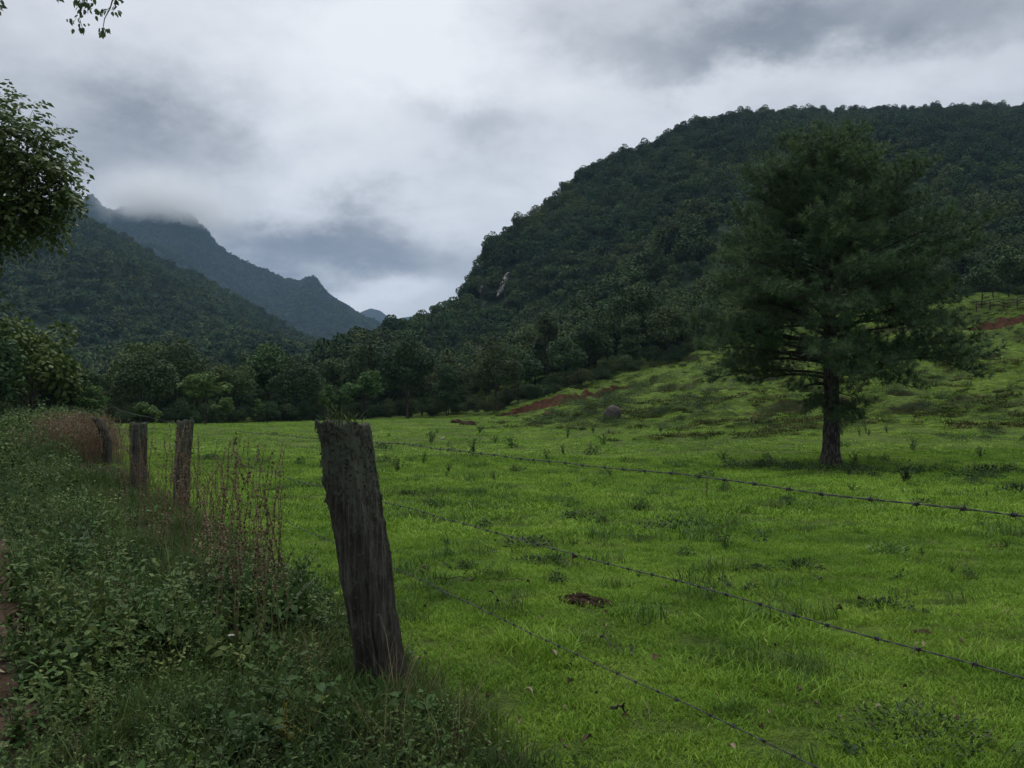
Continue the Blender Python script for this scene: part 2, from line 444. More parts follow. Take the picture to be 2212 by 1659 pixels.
M_rock = soil_mat('grey_rock', (.035, .03, .027), (.07, .06, .053), (.13, .115, .10), 2.5, .08)
M_palerock = soil_mat('pale_rock', (.07, .06, .045), (.27, .255, .23), (.48, .47, .45), .5, .8)
M_stone = soil_mat('field_stone', (.12, .10, .08), (.22, .19, .16), (.36, .33, .29), 9, .02)
M_slopeearth = soil_mat('hill_undergrowth', (.010, .020, .009), (.017, .032, .012), (.026, .045, .017), .12, 1.0)

def wood_mat(name, dark, mid, pale, lich, lich_amt, top):
    m, q, out = new_mat(name)
    P = objco(q)
    grain = q.noise(stretch(q, P, (26, 26, 1.6)), 1.6, 6, .65)
    fine = q.noise(stretch(q, P, (90, 90, 5)), 1.5, 4, .6)
    blot = q.noise(P, 5, 5, .6)
    f = q.math('ADD', q.math('MULTIPLY', grain, .55), q.math('ADD', q.math('MULTIPLY', fine, .2), q.math('MULTIPLY', blot, .25)))
    c = q.ramp(f, [(.34, dark), (.5, mid), (.68, pale)])
    sp = q.new('ShaderNodeSeparateXYZ'); q.l.new(P, sp.inputs[0])
    hi = q.smooth(sp.outputs[2], top * .45, top, 0.0, .16)
    ln = q.noise(P, 34, 6, .7)
    l = q.smooth(q.math('ADD', ln, q.math('ADD', hi, q.math('MULTIPLY', q.math('SUBTRACT', blot, .5), .5))), .62 - lich_amt, .72 - lich_amt)
    c = q.mix(q.math('MULTIPLY', l, .8), c, lich)
    pn = q.smooth(q.noise(stretch(q, P, (7, 7, 3)), 3.1, 6, .75), .685, .72)
    c = q.mix(pn, c, (.20, .20, .19))
    b = q.math('ADD', f, q.math('MULTIPLY', ln, .4))
    finish(q, out, c, .9, .12, bump=b, bstr=1.0, bdist=.022)
    return m
M_post = wood_mat('weathered_post_wood', (.010, .009, .007), (.046, .042, .034), (.155, .145, .122), (.08, .092, .066), 0.05, 1.5)
M_lichen = leaf_mat('lichen_crust', [(0, (.022, .026, .02)), (.5, (.045, .052, .04)), (1, (.09, .10, .08))], own=.8, lone=.0, rough=.95, spec=.05, trans=0, hue=0)
M_moss = leaf_mat('moss', [(0, (.03, .035, .01)), (1, (.08, .08, .02))], own=.8, lone=0, rough=.95, spec=.05, trans=0, hue=0)
def bark_mat(name, dark, mid, pale, sc=(9, 9, 2.2)):
    m, q, out = new_mat(name)
    P = objco(q)
    v = q.new('ShaderNodeTexVoronoi', feature='DISTANCE_TO_EDGE'); q.put(v.inputs['Vector'], stretch(q, P, sc)); v.inputs['Scale'].default_value = 1.2
    n = q.noise(stretch(q, P, sc), 2.2, 5, .6)
    e = q.smooth(v.outputs['Distance'], 0, .18)
    f = q.math('ADD', q.math('MULTIPLY', e, .35), q.math('MULTIPLY', n, .65))
    c = q.ramp(f, [(.2, dark), (.5, mid), (.8, pale)])
    finish(q, out, c, .95, .08, bump=f, bstr=1, bdist=.05)
    return m
M_pinebark = bark_mat('pine_bark', (.014, .012, .010), (.042, .036, .031), (.10, .088, .078))
M_bark = bark_mat('tree_bark', (.016, .013, .010), (.04, .034, .026), (.085, .075, .06), (3, 3, 1))
def metal_mat():
    m, q, out = new_mat('rusty_wire')
    n = q.noise(pos(q), 60, 4)
    finish(q, out, q.ramp(n, [(.35, (.022, .018, .016)), (.65, (.06, .062, .064))]), .6, .4)
    return m
M_wire = metal_mat()
M_dead_pale = leaf_mat('pale_dead_leaf', [(0, (.20, .155, .09)), (.5, (.36, .29, .19)), (1, (.52, .45, .32))], rough=.7, spec=.2, trans=.1, hue=.03)
M_dead_dark = leaf_mat('dark_dead_leaf', [(0, (.025, .016, .01)), (.5, (.05, .03, .018)), (1, (.09, .05, .028))], rough=.7, spec=.2, trans=.05, hue=.02)
def plain(name, c, rough=.7):
    m, q, out = new_mat(name)
    n = q.noise(objco(q), 40, 3)
    finish(q, out, q.ramp(n, [(.3, tuple(x * .75 for x in c)), (.7, c)]), rough, .2, trans=.15)
    return m
M_petal = plain('white_petals', (.62, .58, .50))
def mountain_mat(name, c0, c1, c2, sc):
    m, q, out = new_mat(name)
    P = pos(q); n = q.noise(P, sc, 6, .65); n2 = q.noise(P, sc * 6, 4, .7)
    f = q.math('ADD', q.math('MULTIPLY', n, .5), q.math('MULTIPLY', n2, .5))
    finish(q, out, q.ramp(f, [(.33, c0), (.5, c1), (.68, c2)]), .95, .05, bump=n2, bstr=.8, bdist=12)
    return m
M_mount = mountain_mat('mountain_forest', (.007, .011, .009), (.012, .019, .013), (.022, .030, .020), .007)

# ------------------------------------------------------------------ ground sheet
def ground_sheet():
    an = np.concatenate([np.linspace(-180, -60, 14)[:-1], np.linspace(-60, -48, 9)[:-1], np.linspace(-48, 48, 330)[:-1], np.linspace(48, 60, 9)[:-1], np.linspace(60, 180, 14)[:-1]])
    rr = np.concatenate([np.geomspace(.25, 30, 170)[:-1], np.geomspace(30, 200, 260)[:-1], np.geomspace(200, 3500, 40)])
    A, R = np.meshgrid(np.radians(an), rr, indexing='ij')
    x = R * np.sin(A); y = R * np.cos(A); z = H(x, y)
    V = np.stack([x, y, z], -1).reshape(-1, 3); na, nr = len(an), len(rr)
    i = np.arange(na)[:, None]; j = np.arange(nr - 1)[None]; i2 = (i + 1) % na
    F = np.stack([i * nr + j, i * nr + j + 1, i2 * nr + j + 1, i2 * nr + j], -1).reshape(-1, 4)
    V = np.vstack([V, [0, 0, Hs(0, 0)]])
    F3 = np.stack([np.arange(na) * nr, ((np.arange(na) + 1) % na) * nr, np.full(na, len(V) - 1)], -1)
    return make_mesh('pasture', V, [F, F3], [M_ground], smooth=True)
tag(obj('ground', ground_sheet()), 'bright green grazed pasture rising to a rough grassy slope', kind='structure')

def road_edge(s): return -1.63 - .052 * np.clip(s, 0, 60) + .35 * np.clip(s, -3, 0)
def strip(name, m, t0, t1, s0, s1, lift, nt, ns, wob=.12):
    T, S = np.meshgrid(np.linspace(0, 1, nt), np.concatenate([np.linspace(s0, 30, ns)[:-1], np.linspace(30, s1, 30)]), indexing='ij')
    off = road_edge(S) + 1.78 if name == 'dirt_road' else 0
    a = t0 + off + wob * fbm(S * 1.3, S * 0 + 3, 31) * 3; b = t1 + off + wob * fbm(S * 1.3, S * 0 + 9, 32) * 3
    x, y = from_ts(a + (b - a) * T, S)
    z = H(x, y) + lift + .04 * fbm(x * 3, y * 3, 44) * np.sin(np.pi * T)
    n, k = T.shape
    i = np.arange(n - 1)[:, None]; j = np.arange(k - 1)[None]
    F = np.stack([i * k + j, (i + 1) * k + j, (i + 1) * k + j + 1, i * k + j + 1], -1).reshape(-1, 4)
    return obj(name, make_mesh(name, np.stack([x, y, z], -1).reshape(-1, 3), [F], [m], smooth=True))
tag(strip('dirt_road', M_road, -5.4, -1.74, -9, 90, .045, 24, 160), 'brown dirt road strewn with dead leaves at the left edge', kind='structure')
tag(strip('verge_ground', M_verge, -4.2, -.05, -9, 90, .02, 30, 200), 'dark soil of the overgrown verge beside the road', kind='structure')

# ------------------------------------------------------------------ hills
TREE_TOP = 8.0
def ridge_table(rows, lower):
    px = np.array([r[0] for r in rows], float); py = np.array([r[1] for r in rows], float); D = np.array([r[2] for r in rows], float)
    u = (px - CXP) / FPX; z = EYE + (HORIZON - py) / FPX * D - lower
    return u, D, z
RH = ridge_table([(620, 860, 300), (700, 800, 300), (780, 770, 310), (830, 740, 320), (880, 718, 340), (907, 700, 350), (940, 682, 360), (967, 660, 370), (1000, 640, 380), (1018, 604, 390), (1032, 577, 395), (1047, 540, 400), (1066, 505, 408),
                  (1113, 472, 420), (1155, 441, 430), (1180, 424, 440), (1240, 372, 460), (1400, 302, 520), (1500, 252, 560), (1650, 226, 620), (1850, 226, 680),
                  (2212, 218, 720), (2600, 240, 740), (3200, 330, 760)], TREE_TOP)
LH = ridge_table([(-900, 470, 900), (-300, 430, 900), (0, 432, 920), (84, 440, 930), (150, 452, 940), (209, 480, 950), (286, 521, 960), (344, 558, 970), (430, 592, 980),
                  (520, 642, 980), (600, 692, 980), (680, 737, 980), (760, 775, 980), (840, 860, 980), (900, 900, 980)], 7)
FM = ridge_table([(-600, 520, 2400), (-200, 480, 2400), (60, 455, 2450), (140, 440, 2480), (175, 428, 2500), (190, 420, 2500), (212, 440, 2500), (240, 452, 2500), (320, 440, 2500), (400, 458, 2500),
                  (438, 490, 2500), (468, 526, 2500), (515, 556, 2500), (560, 580, 2500), (610, 597, 2500), (645, 603, 2500), (660, 598, 2500), (674, 599, 2500), (686, 610, 2500),
                  (700, 630, 2500), (750, 663, 2500), (815, 706, 2500), (860, 738, 2500), (930, 800, 2500), (1000, 880, 2500)], 0)
DM = ridge_table([(560, 760, 4200), (700, 712, 4200), (770, 676, 4200), (800, 664, 4200), (822, 670, 4200), (845, 690, 4200), (870, 684, 4200), (905, 678, 4200), (960, 690, 4200), (1040, 700, 4200), (1200, 760, 4200)], 0)

def hill_fn(tab, d0, base, expo, rough, gull):
    U, D, Z = tab
    def f(u, t):
        u = np.asarray(u, float); t = np.asarray(t, float)
        dr = np.interp(u, U, D); zr = np.interp(u, U, Z)
        d = d0 + (dr - d0) * t; x = u * d; y = d
        z0 = base(u)
        e = expo(u)
        zz = np.where(t <= 1, z0 + (zr - z0) * np.clip(t, 0, 1) ** e, zr - (t - 1) * (dr - d0) * .45)
        zz = zz + gull * (fbm(x / (dr * .12), y / (dr * .35), 61, 3)) * np.clip(4 * t * (1 - t), 0, 1) + rough * fbm(x / (dr * .02), y / (dr * .02), 71, 3) * np.clip(t * 4, 0, 1)
        return x, y, zz
    return f
right_hill = hill_fn(RH, 165, lambda u: _look(_T, np.clip(u, -1.3, 1.3), np.full(np.shape(u), 165.)) - .6, lambda u: np.interp(u, [-.2, -.03, .03, .2, .6], [1.1, 2.0, 1.9, 1.25, 1.15]), 3.0, 58)
left_hill = hill_fn(LH, 300, lambda u: u * 0 - 1.0, lambda u: u * 0 + 1.15, 6, 60)
far_mount = hill_fn(FM, 1100, lambda u: u * 0 - 5.0, lambda u: u * 0 + 1.2, 26, 300)
dist_mount = hill_fn(DM, 3100, lambda u: u * 0 - 5.0, lambda u: u * 0 + 1.2, 10, 120)
def hill_mesh(name, f, u0, u1, nu, nt, m, tmax=1.5):
    Ug, Tg = np.meshgrid(np.linspace(u0, u1, nu), np.linspace(0, tmax, nt), indexing='ij')
    x, y, z = f(Ug, Tg)
    i = np.arange(nu - 1)[:, None]; j = np.arange(nt - 1)[None]
    F = np.stack([i * nt + j, (i + 1) * nt + j, (i + 1) * nt + j + 1, i * nt + j + 1], -1).reshape(-1, 4)
    return obj(name, make_mesh(name, np.stack([x, y, z], -1).reshape(-1, 3), [F], [m], smooth=True))
tag(hill_mesh('forested_hill', right_hill, -.26, 1.05, 300, 90, M_slopeearth), 'broad steep hill covered in dark forest behind the pine', kind='structure')
tag(hill_mesh('green_ridge', left_hill, -1.05, -.10, 200, 90, M_slopeearth), 'dark green forested ridge descending from the left', kind='structure')
tag(hill_mesh('mountain', far_mount, -.88, -.06, 560, 200, M_mount), 'blue grey mountain with its summit in cloud', kind='structure')
tag(hill_mesh('distant_mountain', dist_mount, -.28, .04, 160, 60, M_mount), 'faint blue mountain at the end of the valley', kind='structure')

# ------------------------------------------------------------------ leaves and trees
RH_TV = np.array([[0, 0, 0], [.45, .5, .0], [1, 0, 0], [.45, -.5, .0]])      # one leaf spray as a lozenge
RH_TF = [np.array([[0, 3, 2, 1]])]
LEAF_TV = np.array([[0, 0, 0], [.22, .26, .05], [.62, .24, .05], [1, 0, -.06], [.62, -.24, .05], [.22, -.26, .05], [.22, 0, 0], [.62, 0, 0]])
LEAF_TF = [np.array([[0, 6, 1], [2, 7, 3], [0, 5, 6], [4, 3, 7]]), np.array([[1, 6, 7, 2], [6, 5, 4, 7]])]

def lobes_of(rng, H_, R, base, n, form):
    c = []
    while len(c) < n:
        d = rnd_dirs(rng, 1)[0]; rr = rng.uniform(.45, .88)
        if form == 'dome' and d[2] < -.45: continue
        if form == 'flat' and (d[2] < -.1): continue
        p = np.array([d[0] * R * rr, d[1] * R * rr, base + (H_ - base) * (.5 + .5 * d[2] * rr)])
        if form == 'cone':
            k = (p[2] - base) / (H_ - base); p[:2] *= np.clip(1.25 - k, .25, 1)
        if form == 'flat': p[2] = base + (H_ - base) * (.35 + .6 * rng.random() * (1 - .5 * rr))
        c.append(p)
    return np.array(c)

def crown_geo(rng, lob, rl, per, leaf, flat=1.0, aspect=.75, droop=0.0, shell=(.72, 1.08), jit=.3):
    gg = Geo()
    for c, r in zip(lob, rl):
        n = int(per * rng.uniform(.8, 1.2))
        d = rnd_dirs(rng, n * 2); d = d[d[:, 2] > rng.uniform(-1, .6, len(d)) - .35][:n]; n = len(d)
        rr = r * rng.uniform(*shell, n)[:, None] * (1 + .35 * fbm(d[:, 0] * 2 + c[0] * 3, d[:, 1] * 2 + d[:, 2] * 2 + c[1], 5, 2)[:, None])
        P = c + d * rr * np.array([1, 1, flat])
        nrm = unit(d * .55 + np.array([0, 0, .5]) + rng.normal(size=(n, 3)) * jit)
        dr = unit(np.cross(nrm, rnd_dirs(rng, n)) + d * .5 + np.array([0, 0, -droop]))
        s = leaf * rng.uniform(.6, 1.3, n)
        lv = rng.uniform(0, .5)
        stamp(gg, RH_TV * np.array([1, aspect, 1]), RH_TF, P - dr * s[:, None] * .5, frames(dr, nrm), s, lv + rng.uniform(0, .5, n))
    return gg

def broadleaf(seed, H_, R, base, nl, per, leaf, form='dome', mat=None, tr=.16, lobe=(.26, .42), flat=.8, bark=None):
    rng = np.random.default_rng(seed)
    lob = lobes_of(rng, H_, R, base, nl, form); rl = R * rng.uniform(*lobe, nl)
    crown = crown_geo(rng, lob, rl, per, leaf, flat).mesh('crown', [mat or M_forest])
    tg = Geo()
    top = np.array([rng.normal() * .2, rng.normal() * .2, base + (H_ - base) * .55])
    tp = curve((0, 0, -.4), top, (rng.normal() * .25, rng.normal() * .25, 0), 8)
    tube(tg, tp, np.linspace(tr, tr * .35, 8), 7, .4)
    for k in rng.choice(nl, min(nl, 9), replace=False):
        s = rng.uniform(.45, .95); p0 = tp[int(s * 7)]
        tube(tg, curve(p0, lob[k], (0, 0, -.2), 5), np.linspace(tr * .4, tr * .08, 5), 5, .4)
    trunk = tg.mesh('trunk', [bark or M_bark], True)
    return trunk, crown

def place_tree(name, protos, loc, s, rz, label, cat='tree', group=None, zs=1.0):
    r = thing(name, loc, label, cat, group, rz, (s, s, s * zs))
    obj('trunk', protos[0], r); obj('crown', protos[1], r)
    return r

FK = [broadleaf(11, 12, 4.6, 2.2, 34, 210, 0.39), broadleaf(12, 12, 3.9, 1.6, 32, 210, 0.35), broadleaf(13, 12, 5.2, 2.6, 38, 201, 0.39),
      broadleaf(14, 12, 3.2, 2.0, 28, 210, 0.35, 'cone'), broadleaf(15, 12, 4.3, 1.0, 36, 201, 0.42), broadleaf(16, 12, 4.9, 3.4, 30, 210, 0.35, 'flat', lobe=(.24, .36), flat=.55),
      broadleaf(17, 12, 3.6, 1.2, 32, 192, 0.42)]

# the wood's edge: tree by tree
R_ = np.random.default_rng(5)
EDGE_P = [-400, -120, 0, 200, 300, 420, 700, 1000, 1075, 1150, 1300, 1500, 1800, 2060, 2212, 2700]
EDGE_D = [70, 72, 76, 88, 92, 97, 114, 114, 110, 116, 126, 136, 150, 156, 152, 150]
def edge_depth(px): return np.interp(px, EDGE_P, EDGE_D)
spots = []
tries = 0
while len(spots) < 255 and tries < 60000:
    tries += 1
    px = R_.uniform(-230, 2450); e = edge_depth(px)
    depth = e + 60 * R_.random() ** 1.5
    if tries < 2500: depth = e + R_.uniform(0, 5)
    x = (px - CXP) / FPX * depth
    if 1500 < px and R_.random() < .35: continue
    gap = 4.6 + .018 * depth
    if all((x - a) ** 2 + (depth - b) ** 2 > gap * gap for a, b in spots): spots.append((x, depth))
for x, d in spots:
    px = x / d * FPX + CXP; front = d - edge_depth(px) < 6
    k = int(R_.integers(0, len(FK)))
    s = R_.uniform(.62, 1.02)
    if px < 250: s *= .72
    elif px < 520: s *= .80
    elif 640 < px < 1050: s *= 1.05 if d < edge_depth(px) + 15 else .86
    elif px > 1450: s *= .78
    if front: s *= .85
    where = ('dark broadleaf tree in the front row of the wood edging the pasture' if front and px < 1450 else
             'dark broadleaf tree standing inside the valley wood behind its front row' if px < 1450 else
             'bushy dark tree in the wood above the rough grassy slope')
    grp = ('trees along the edge of the wood' if front and px < 1450 else 'trees inside the valley wood' if px < 1450 else 'trees above the grassy slope')
    place_tree('forest_tree', FK[k], (x, d, Hs(x, d) - .2), s, R_.uniform(0, 6.28), where, 'tree', grp, R_.uniform(.85, 1.2))

# singled out trees
YK = [broadleaf(31, 5, 2.0, 1.7, 20, 85, .30, 'flat', M_pale, .07, (.26, .42), .5), broadleaf(32, 5, 1.7, 1.2, 22, 85, .28, 'dome', M_pale, .06, (.26, .42), .6),
      broadleaf(33, 5, 1.3, 1.0, 18, 85, .28, 'cone', M_pale, .05, (.3, .45), .7)]
def young(px, py_base, depth, h, k, label, group=None):
    p = at(px, py_base, depth)
    return place_tree('young_tree', YK[k], (p.x, p.y, Hs(p.x, p.y) - .1), h / 5, px * .37 % 6.28, label, 'tree', group)
young(440, 920, 84, 5.4, 0, 'largest pale green young tree, its layered crown just right of the slim post top')
young(482, 925, 88, 3.0, 1, 'small round pale tree at the right foot of the layered young tree')
young(318, 925, 62, 2.4, 0, 'small yellow green tree right above the thick straight fence post')
young(708, 900, 108, 5.0, 2, 'slim pale sapling left of its twin at the wood edge above the near post')
young(787, 900, 106, 6.4, 1, 'taller pale young tree with thin trunk just right above the near post top')
young(735, 900, 110, 4.6, 1, 'pale bushy sapling between two thin trunked saplings at the wood edge')
young(196, 930, 66, 3.6, 1, 'pale green tree behind the kinked fence post')
young(560, 912, 104, 3.2, 2, 'slender young tree at the wood edge left of the near post')
YW = [broadleaf(41, 8, 3.4, .8, 40, 120, .36, 'dome', M_yellowish, .16), broadleaf(42, 8, 3.0, .5, 36, 120, .36, 'dome', M_forest, .14)]
for px, d, h, k, lab in [(60, 62, 8.4, 0, 'yellow green round topped tree at the left edge beside the road'),
                         (130, 66, 5.4, 1, 'dark bushy tree just right of the yellow green round tree'),
                         (-40, 55, 6.6, 1, 'dark tree cut by the left edge of the view beyond the verge')]:
    p = at(px, 905, d); place_tree('roadside_bush_tree', YW[k], (p.x, p.y, Hs(p.x, p.y) - .2), h / 8, px * .11, lab, 'tree')
BK = broadleaf(51, 14, 4.6, 2.4, 46, 230, .36, 'dome', M_forest, .26)
p = at(880, 893, 112); place_tree('forest_tree', BK, (p.x, p.y, Hs(p.x, p.y) - .2), .80, .4, 'largest round crowned tree at the pasture edge, its trunk showing at the base', 'tree')
p = at(1075, 893, 109); place_tree('forest_tree', BK, (p.x, p.y, Hs(p.x, p.y) - .2), .62, 2.4, 'bright green tree at the corner where wood meets the red earth scar', 'tree')
SK = [broadleaf(61, 7, 3.0, 1.9, 24, 90, .34, 'flat', M_forest, .13), broadleaf(62, 7, 2.7, 1.6, 24, 90, .34, 'dome', M_forest, .12)]
for px, d, h, k, lab in [(2120, 121, 6.2, 0, 'spreading dark tree on the slope top left of the rail fence'), (2185, 126, 7.2, 1, 'dark tree behind the rail fence at the right edge'),
                         (2250, 122, 7.0, 0, 'dark tree beyond the right end of the rail fence'), (2150, 132, 7.4, 1, 'tall dark tree behind the two slope top trees')]:
    x = (px - CXP) / FPX * d; place_tree('slope_tree', SK[k], (x, d, Hs(x, d) - .2), h / 7, px * .3 % 6, lab, 'tree')

# ------------------------------------------------------------------ forest masses on the hills
def blob_tree(seed, nl, per, leaf, form='dome'):
    rng = np.random.default_rng(seed)
    lob = lobes_of(rng, 10, 4.4, .5, nl, form); rl = 4.4 * rng.uniform(.34, .5, nl)
    return crown_geo(rng, lob, rl, per, leaf, .8, shell=(.86, 1.03), jit=.2).mesh('canopy_tree', [M_hill])
HK = [blob_tree(71, 13, 130, .74), blob_tree(72, 9, 170, .72), blob_tree(73, 14, 120, .76, 'flat'), blob_tree(74, 11, 130, .70, 'cone'), blob_tree(75, 16, 115, .74), blob_tree(79, 7, 200, .74)]
LK = [blob_tree(81, 7, 44, 1.5), blob_tree(82, 8, 40, 1.5), blob_tree(83, 6, 48, 1.5, 'flat')]
def cover(name, f, u0, u1, n, size, protos, seed, label, tmax=1.04, keep=None, lift=-.5):
    rng = np.random.default_rng(seed)
    u = rng.uniform(u0, u1, n * 2); t = np.sqrt(rng.uniform(.002, tmax * tmax, n * 2))
    x, y, z = f(u, t)
    ok = z > -3
    if keep is not None: ok &= keep(x, y, z, u, t)
    x, y, z = x[ok][:n], y[ok][:n], z[ok][:n]; n = len(x)
    s = np.minimum(size * (.5 + .95 * rng.random(n) ** 1.7) * (1 + .7 * fbm(x / 35, y / 35, seed, 2)), 1.02)
    o = hang(name, np.stack([x, y, z + lift], -1), np.stack([rng.normal(size=n) * .12, rng.normal(size=n) * .12, rng.uniform(0, 6.28, n)], -1),
             np.stack([s, s, s * rng.uniform(.75, 1.25, n)], -1), rng.integers(0, len(protos), n), protos)
    return tag(o, label)
STREAKS = [(1096, 588, 1075, 640, 1.25), (1052, 600, 1038, 630, 1.25)]
def off_rock(x, y, z, u, t):
    px = u * FPX + CXP; py = HORIZON - (z + 4 - EYE) / y * FPX; ok = np.ones(len(x), bool)
    for a, b, c, d, _ in STREAKS:
        xx = np.interp(py, [b - 10, d + 60], [a + (a - c) * .15, c - (a - c) * .5])
        ok &= ~((py > b - 30) & (py < d + 42) & (np.abs(px - xx) < (22 if a > 1080 else 13)))
    return ok
cover('hillside_forest', right_hill, -.24, .86, 8200, .86, HK, 91, 'dense dark forest canopy covering the right hill', keep=off_rock)
cover('ridge_forest', left_hill, -.86, -.17, 11000, .95, LK, 92, 'dark forest canopy on the left ridge')
cover('mountain_forest', far_mount, -.56, -.14, 22000, 1.0, LK, 94, 'forest on the blue grey mountain', lift=-4)
rng = np.random.default_rng(93)
n = 900
pxs = rng.uniform(-260, 2480, n); dd = edge_depth(pxs) + rng.uniform(24, 95, n) * np.where(pxs > 1400, .55, 1.0)
xs = (pxs - CXP) / FPX * dd
s = rng.uniform(.45, 1.0, n) * np.where(pxs < 520, .75, np.where(pxs < 1080, .85, 1.0))
WK = [blob_tree(76, 22, 170, .44), blob_tree(77, 20, 170, .43), blob_tree(78, 24, 160, .44, 'flat')]
tag(hang('valley_wood', np.stack([xs, dd, H(xs, dd) - .3], -1), np.stack([rng.normal(size=n) * .1, rng.normal(size=n) * .1, rng.uniform(0, 6.28, n)], -1),
         np.stack([s, s, s * rng.uniform(.85, 1.2, n)], -1), rng.integers(0, 3, n), WK), 'continuous wood filling the valley behind the edge trees')
# undergrowth along the foot of the wood
n = 700
pxs = rng.uniform(-260, 2480, n); dd = edge_depth(pxs) + rng.uniform(-1.5, 10, n); xs = (pxs - CXP) / FPX * dd
s = rng.uniform(.10, .30, n)
tag(hang('wood_undergrowth', np.stack([xs, dd, H(xs, dd) - .2], -1), np.stack([rng.normal(size=n) * .15, rng.normal(size=n) * .15, rng.uniform(0, 6.28, n)], -1),
         np.stack([s, s, s], -1), rng.integers(0, 3, n), WK), 'low dark scrub along the foot of the wood')

# bare rock on the steep flank
def rock_slab(px0, py0, px1, py1, w, label, seed):
    rng = np.random.default_rng(seed)
    tt = np.linspace(0, 1, 26); ww = np.linspace(-1, 1, 9)
    U0, D0, Z0 = RH
    V = []
    for t in tt:
        px = px0 + (px1 - px0) * t; py = py0 + (py1 - py0) * t
        d = pix_dir(px, py); d = d / d.y
        u = px and (px - CXP) / FPX
        ts = np.linspace(.3, 1.0, 400); x, y, z = right_hill(np.full(400, u), ts)
        k = np.argmax(z > EYE + d.z * y); depth = (y[k] if z[k] > EYE + d.z * y[k] else 385.0) - 12.0
        half = w * (math.sin(math.pi * min(max(t, .04), .96)) ** .6) * rng.uniform(.55, 1.1)
        for q in ww:
            V.append([d.x * depth + q * half + .8 * rng.normal() * .4, depth + abs(q) ** 2 * 4 + rng.normal() * .5, EYE + d.z * depth])
    V = np.array(V); n, k = 26, 9
    i = np.arange(n - 1)[:, None]; j = np.arange(k - 1)[None]
    F = np.stack([i * k + j, (i + 1) * k + j, (i + 1) * k + j + 1, i * k + j + 1], -1).reshape(-1, 4)
    B = V + np.array([0, 7.0, 0])                       # the slab reaches back into the hill
    edge = np.concatenate([np.arange(k), np.arange(1, n) * k + k - 1, (n - 1) * k + np.arange(k - 2, -1, -1), np.arange(n - 2, 0, -1) * k])
    e2 = np.roll(edge, -1); m = len(V)
    S = np.stack([edge, e2, e2 + m, edge + m], -1)
    o = obj('rock_face', make_mesh('rock_face', np.vstack([V, B]), [F, S, F[:, ::-1] + m], [M_palerock]))
    tag(o, label, 'rock face')
rock_slab(*STREAKS[0], 'longer pale bare rock streak on the steep end of the forested hill', 3)
rock_slab(*STREAKS[1], 'short pale rock streak at the very edge of the steep hill end', 4)

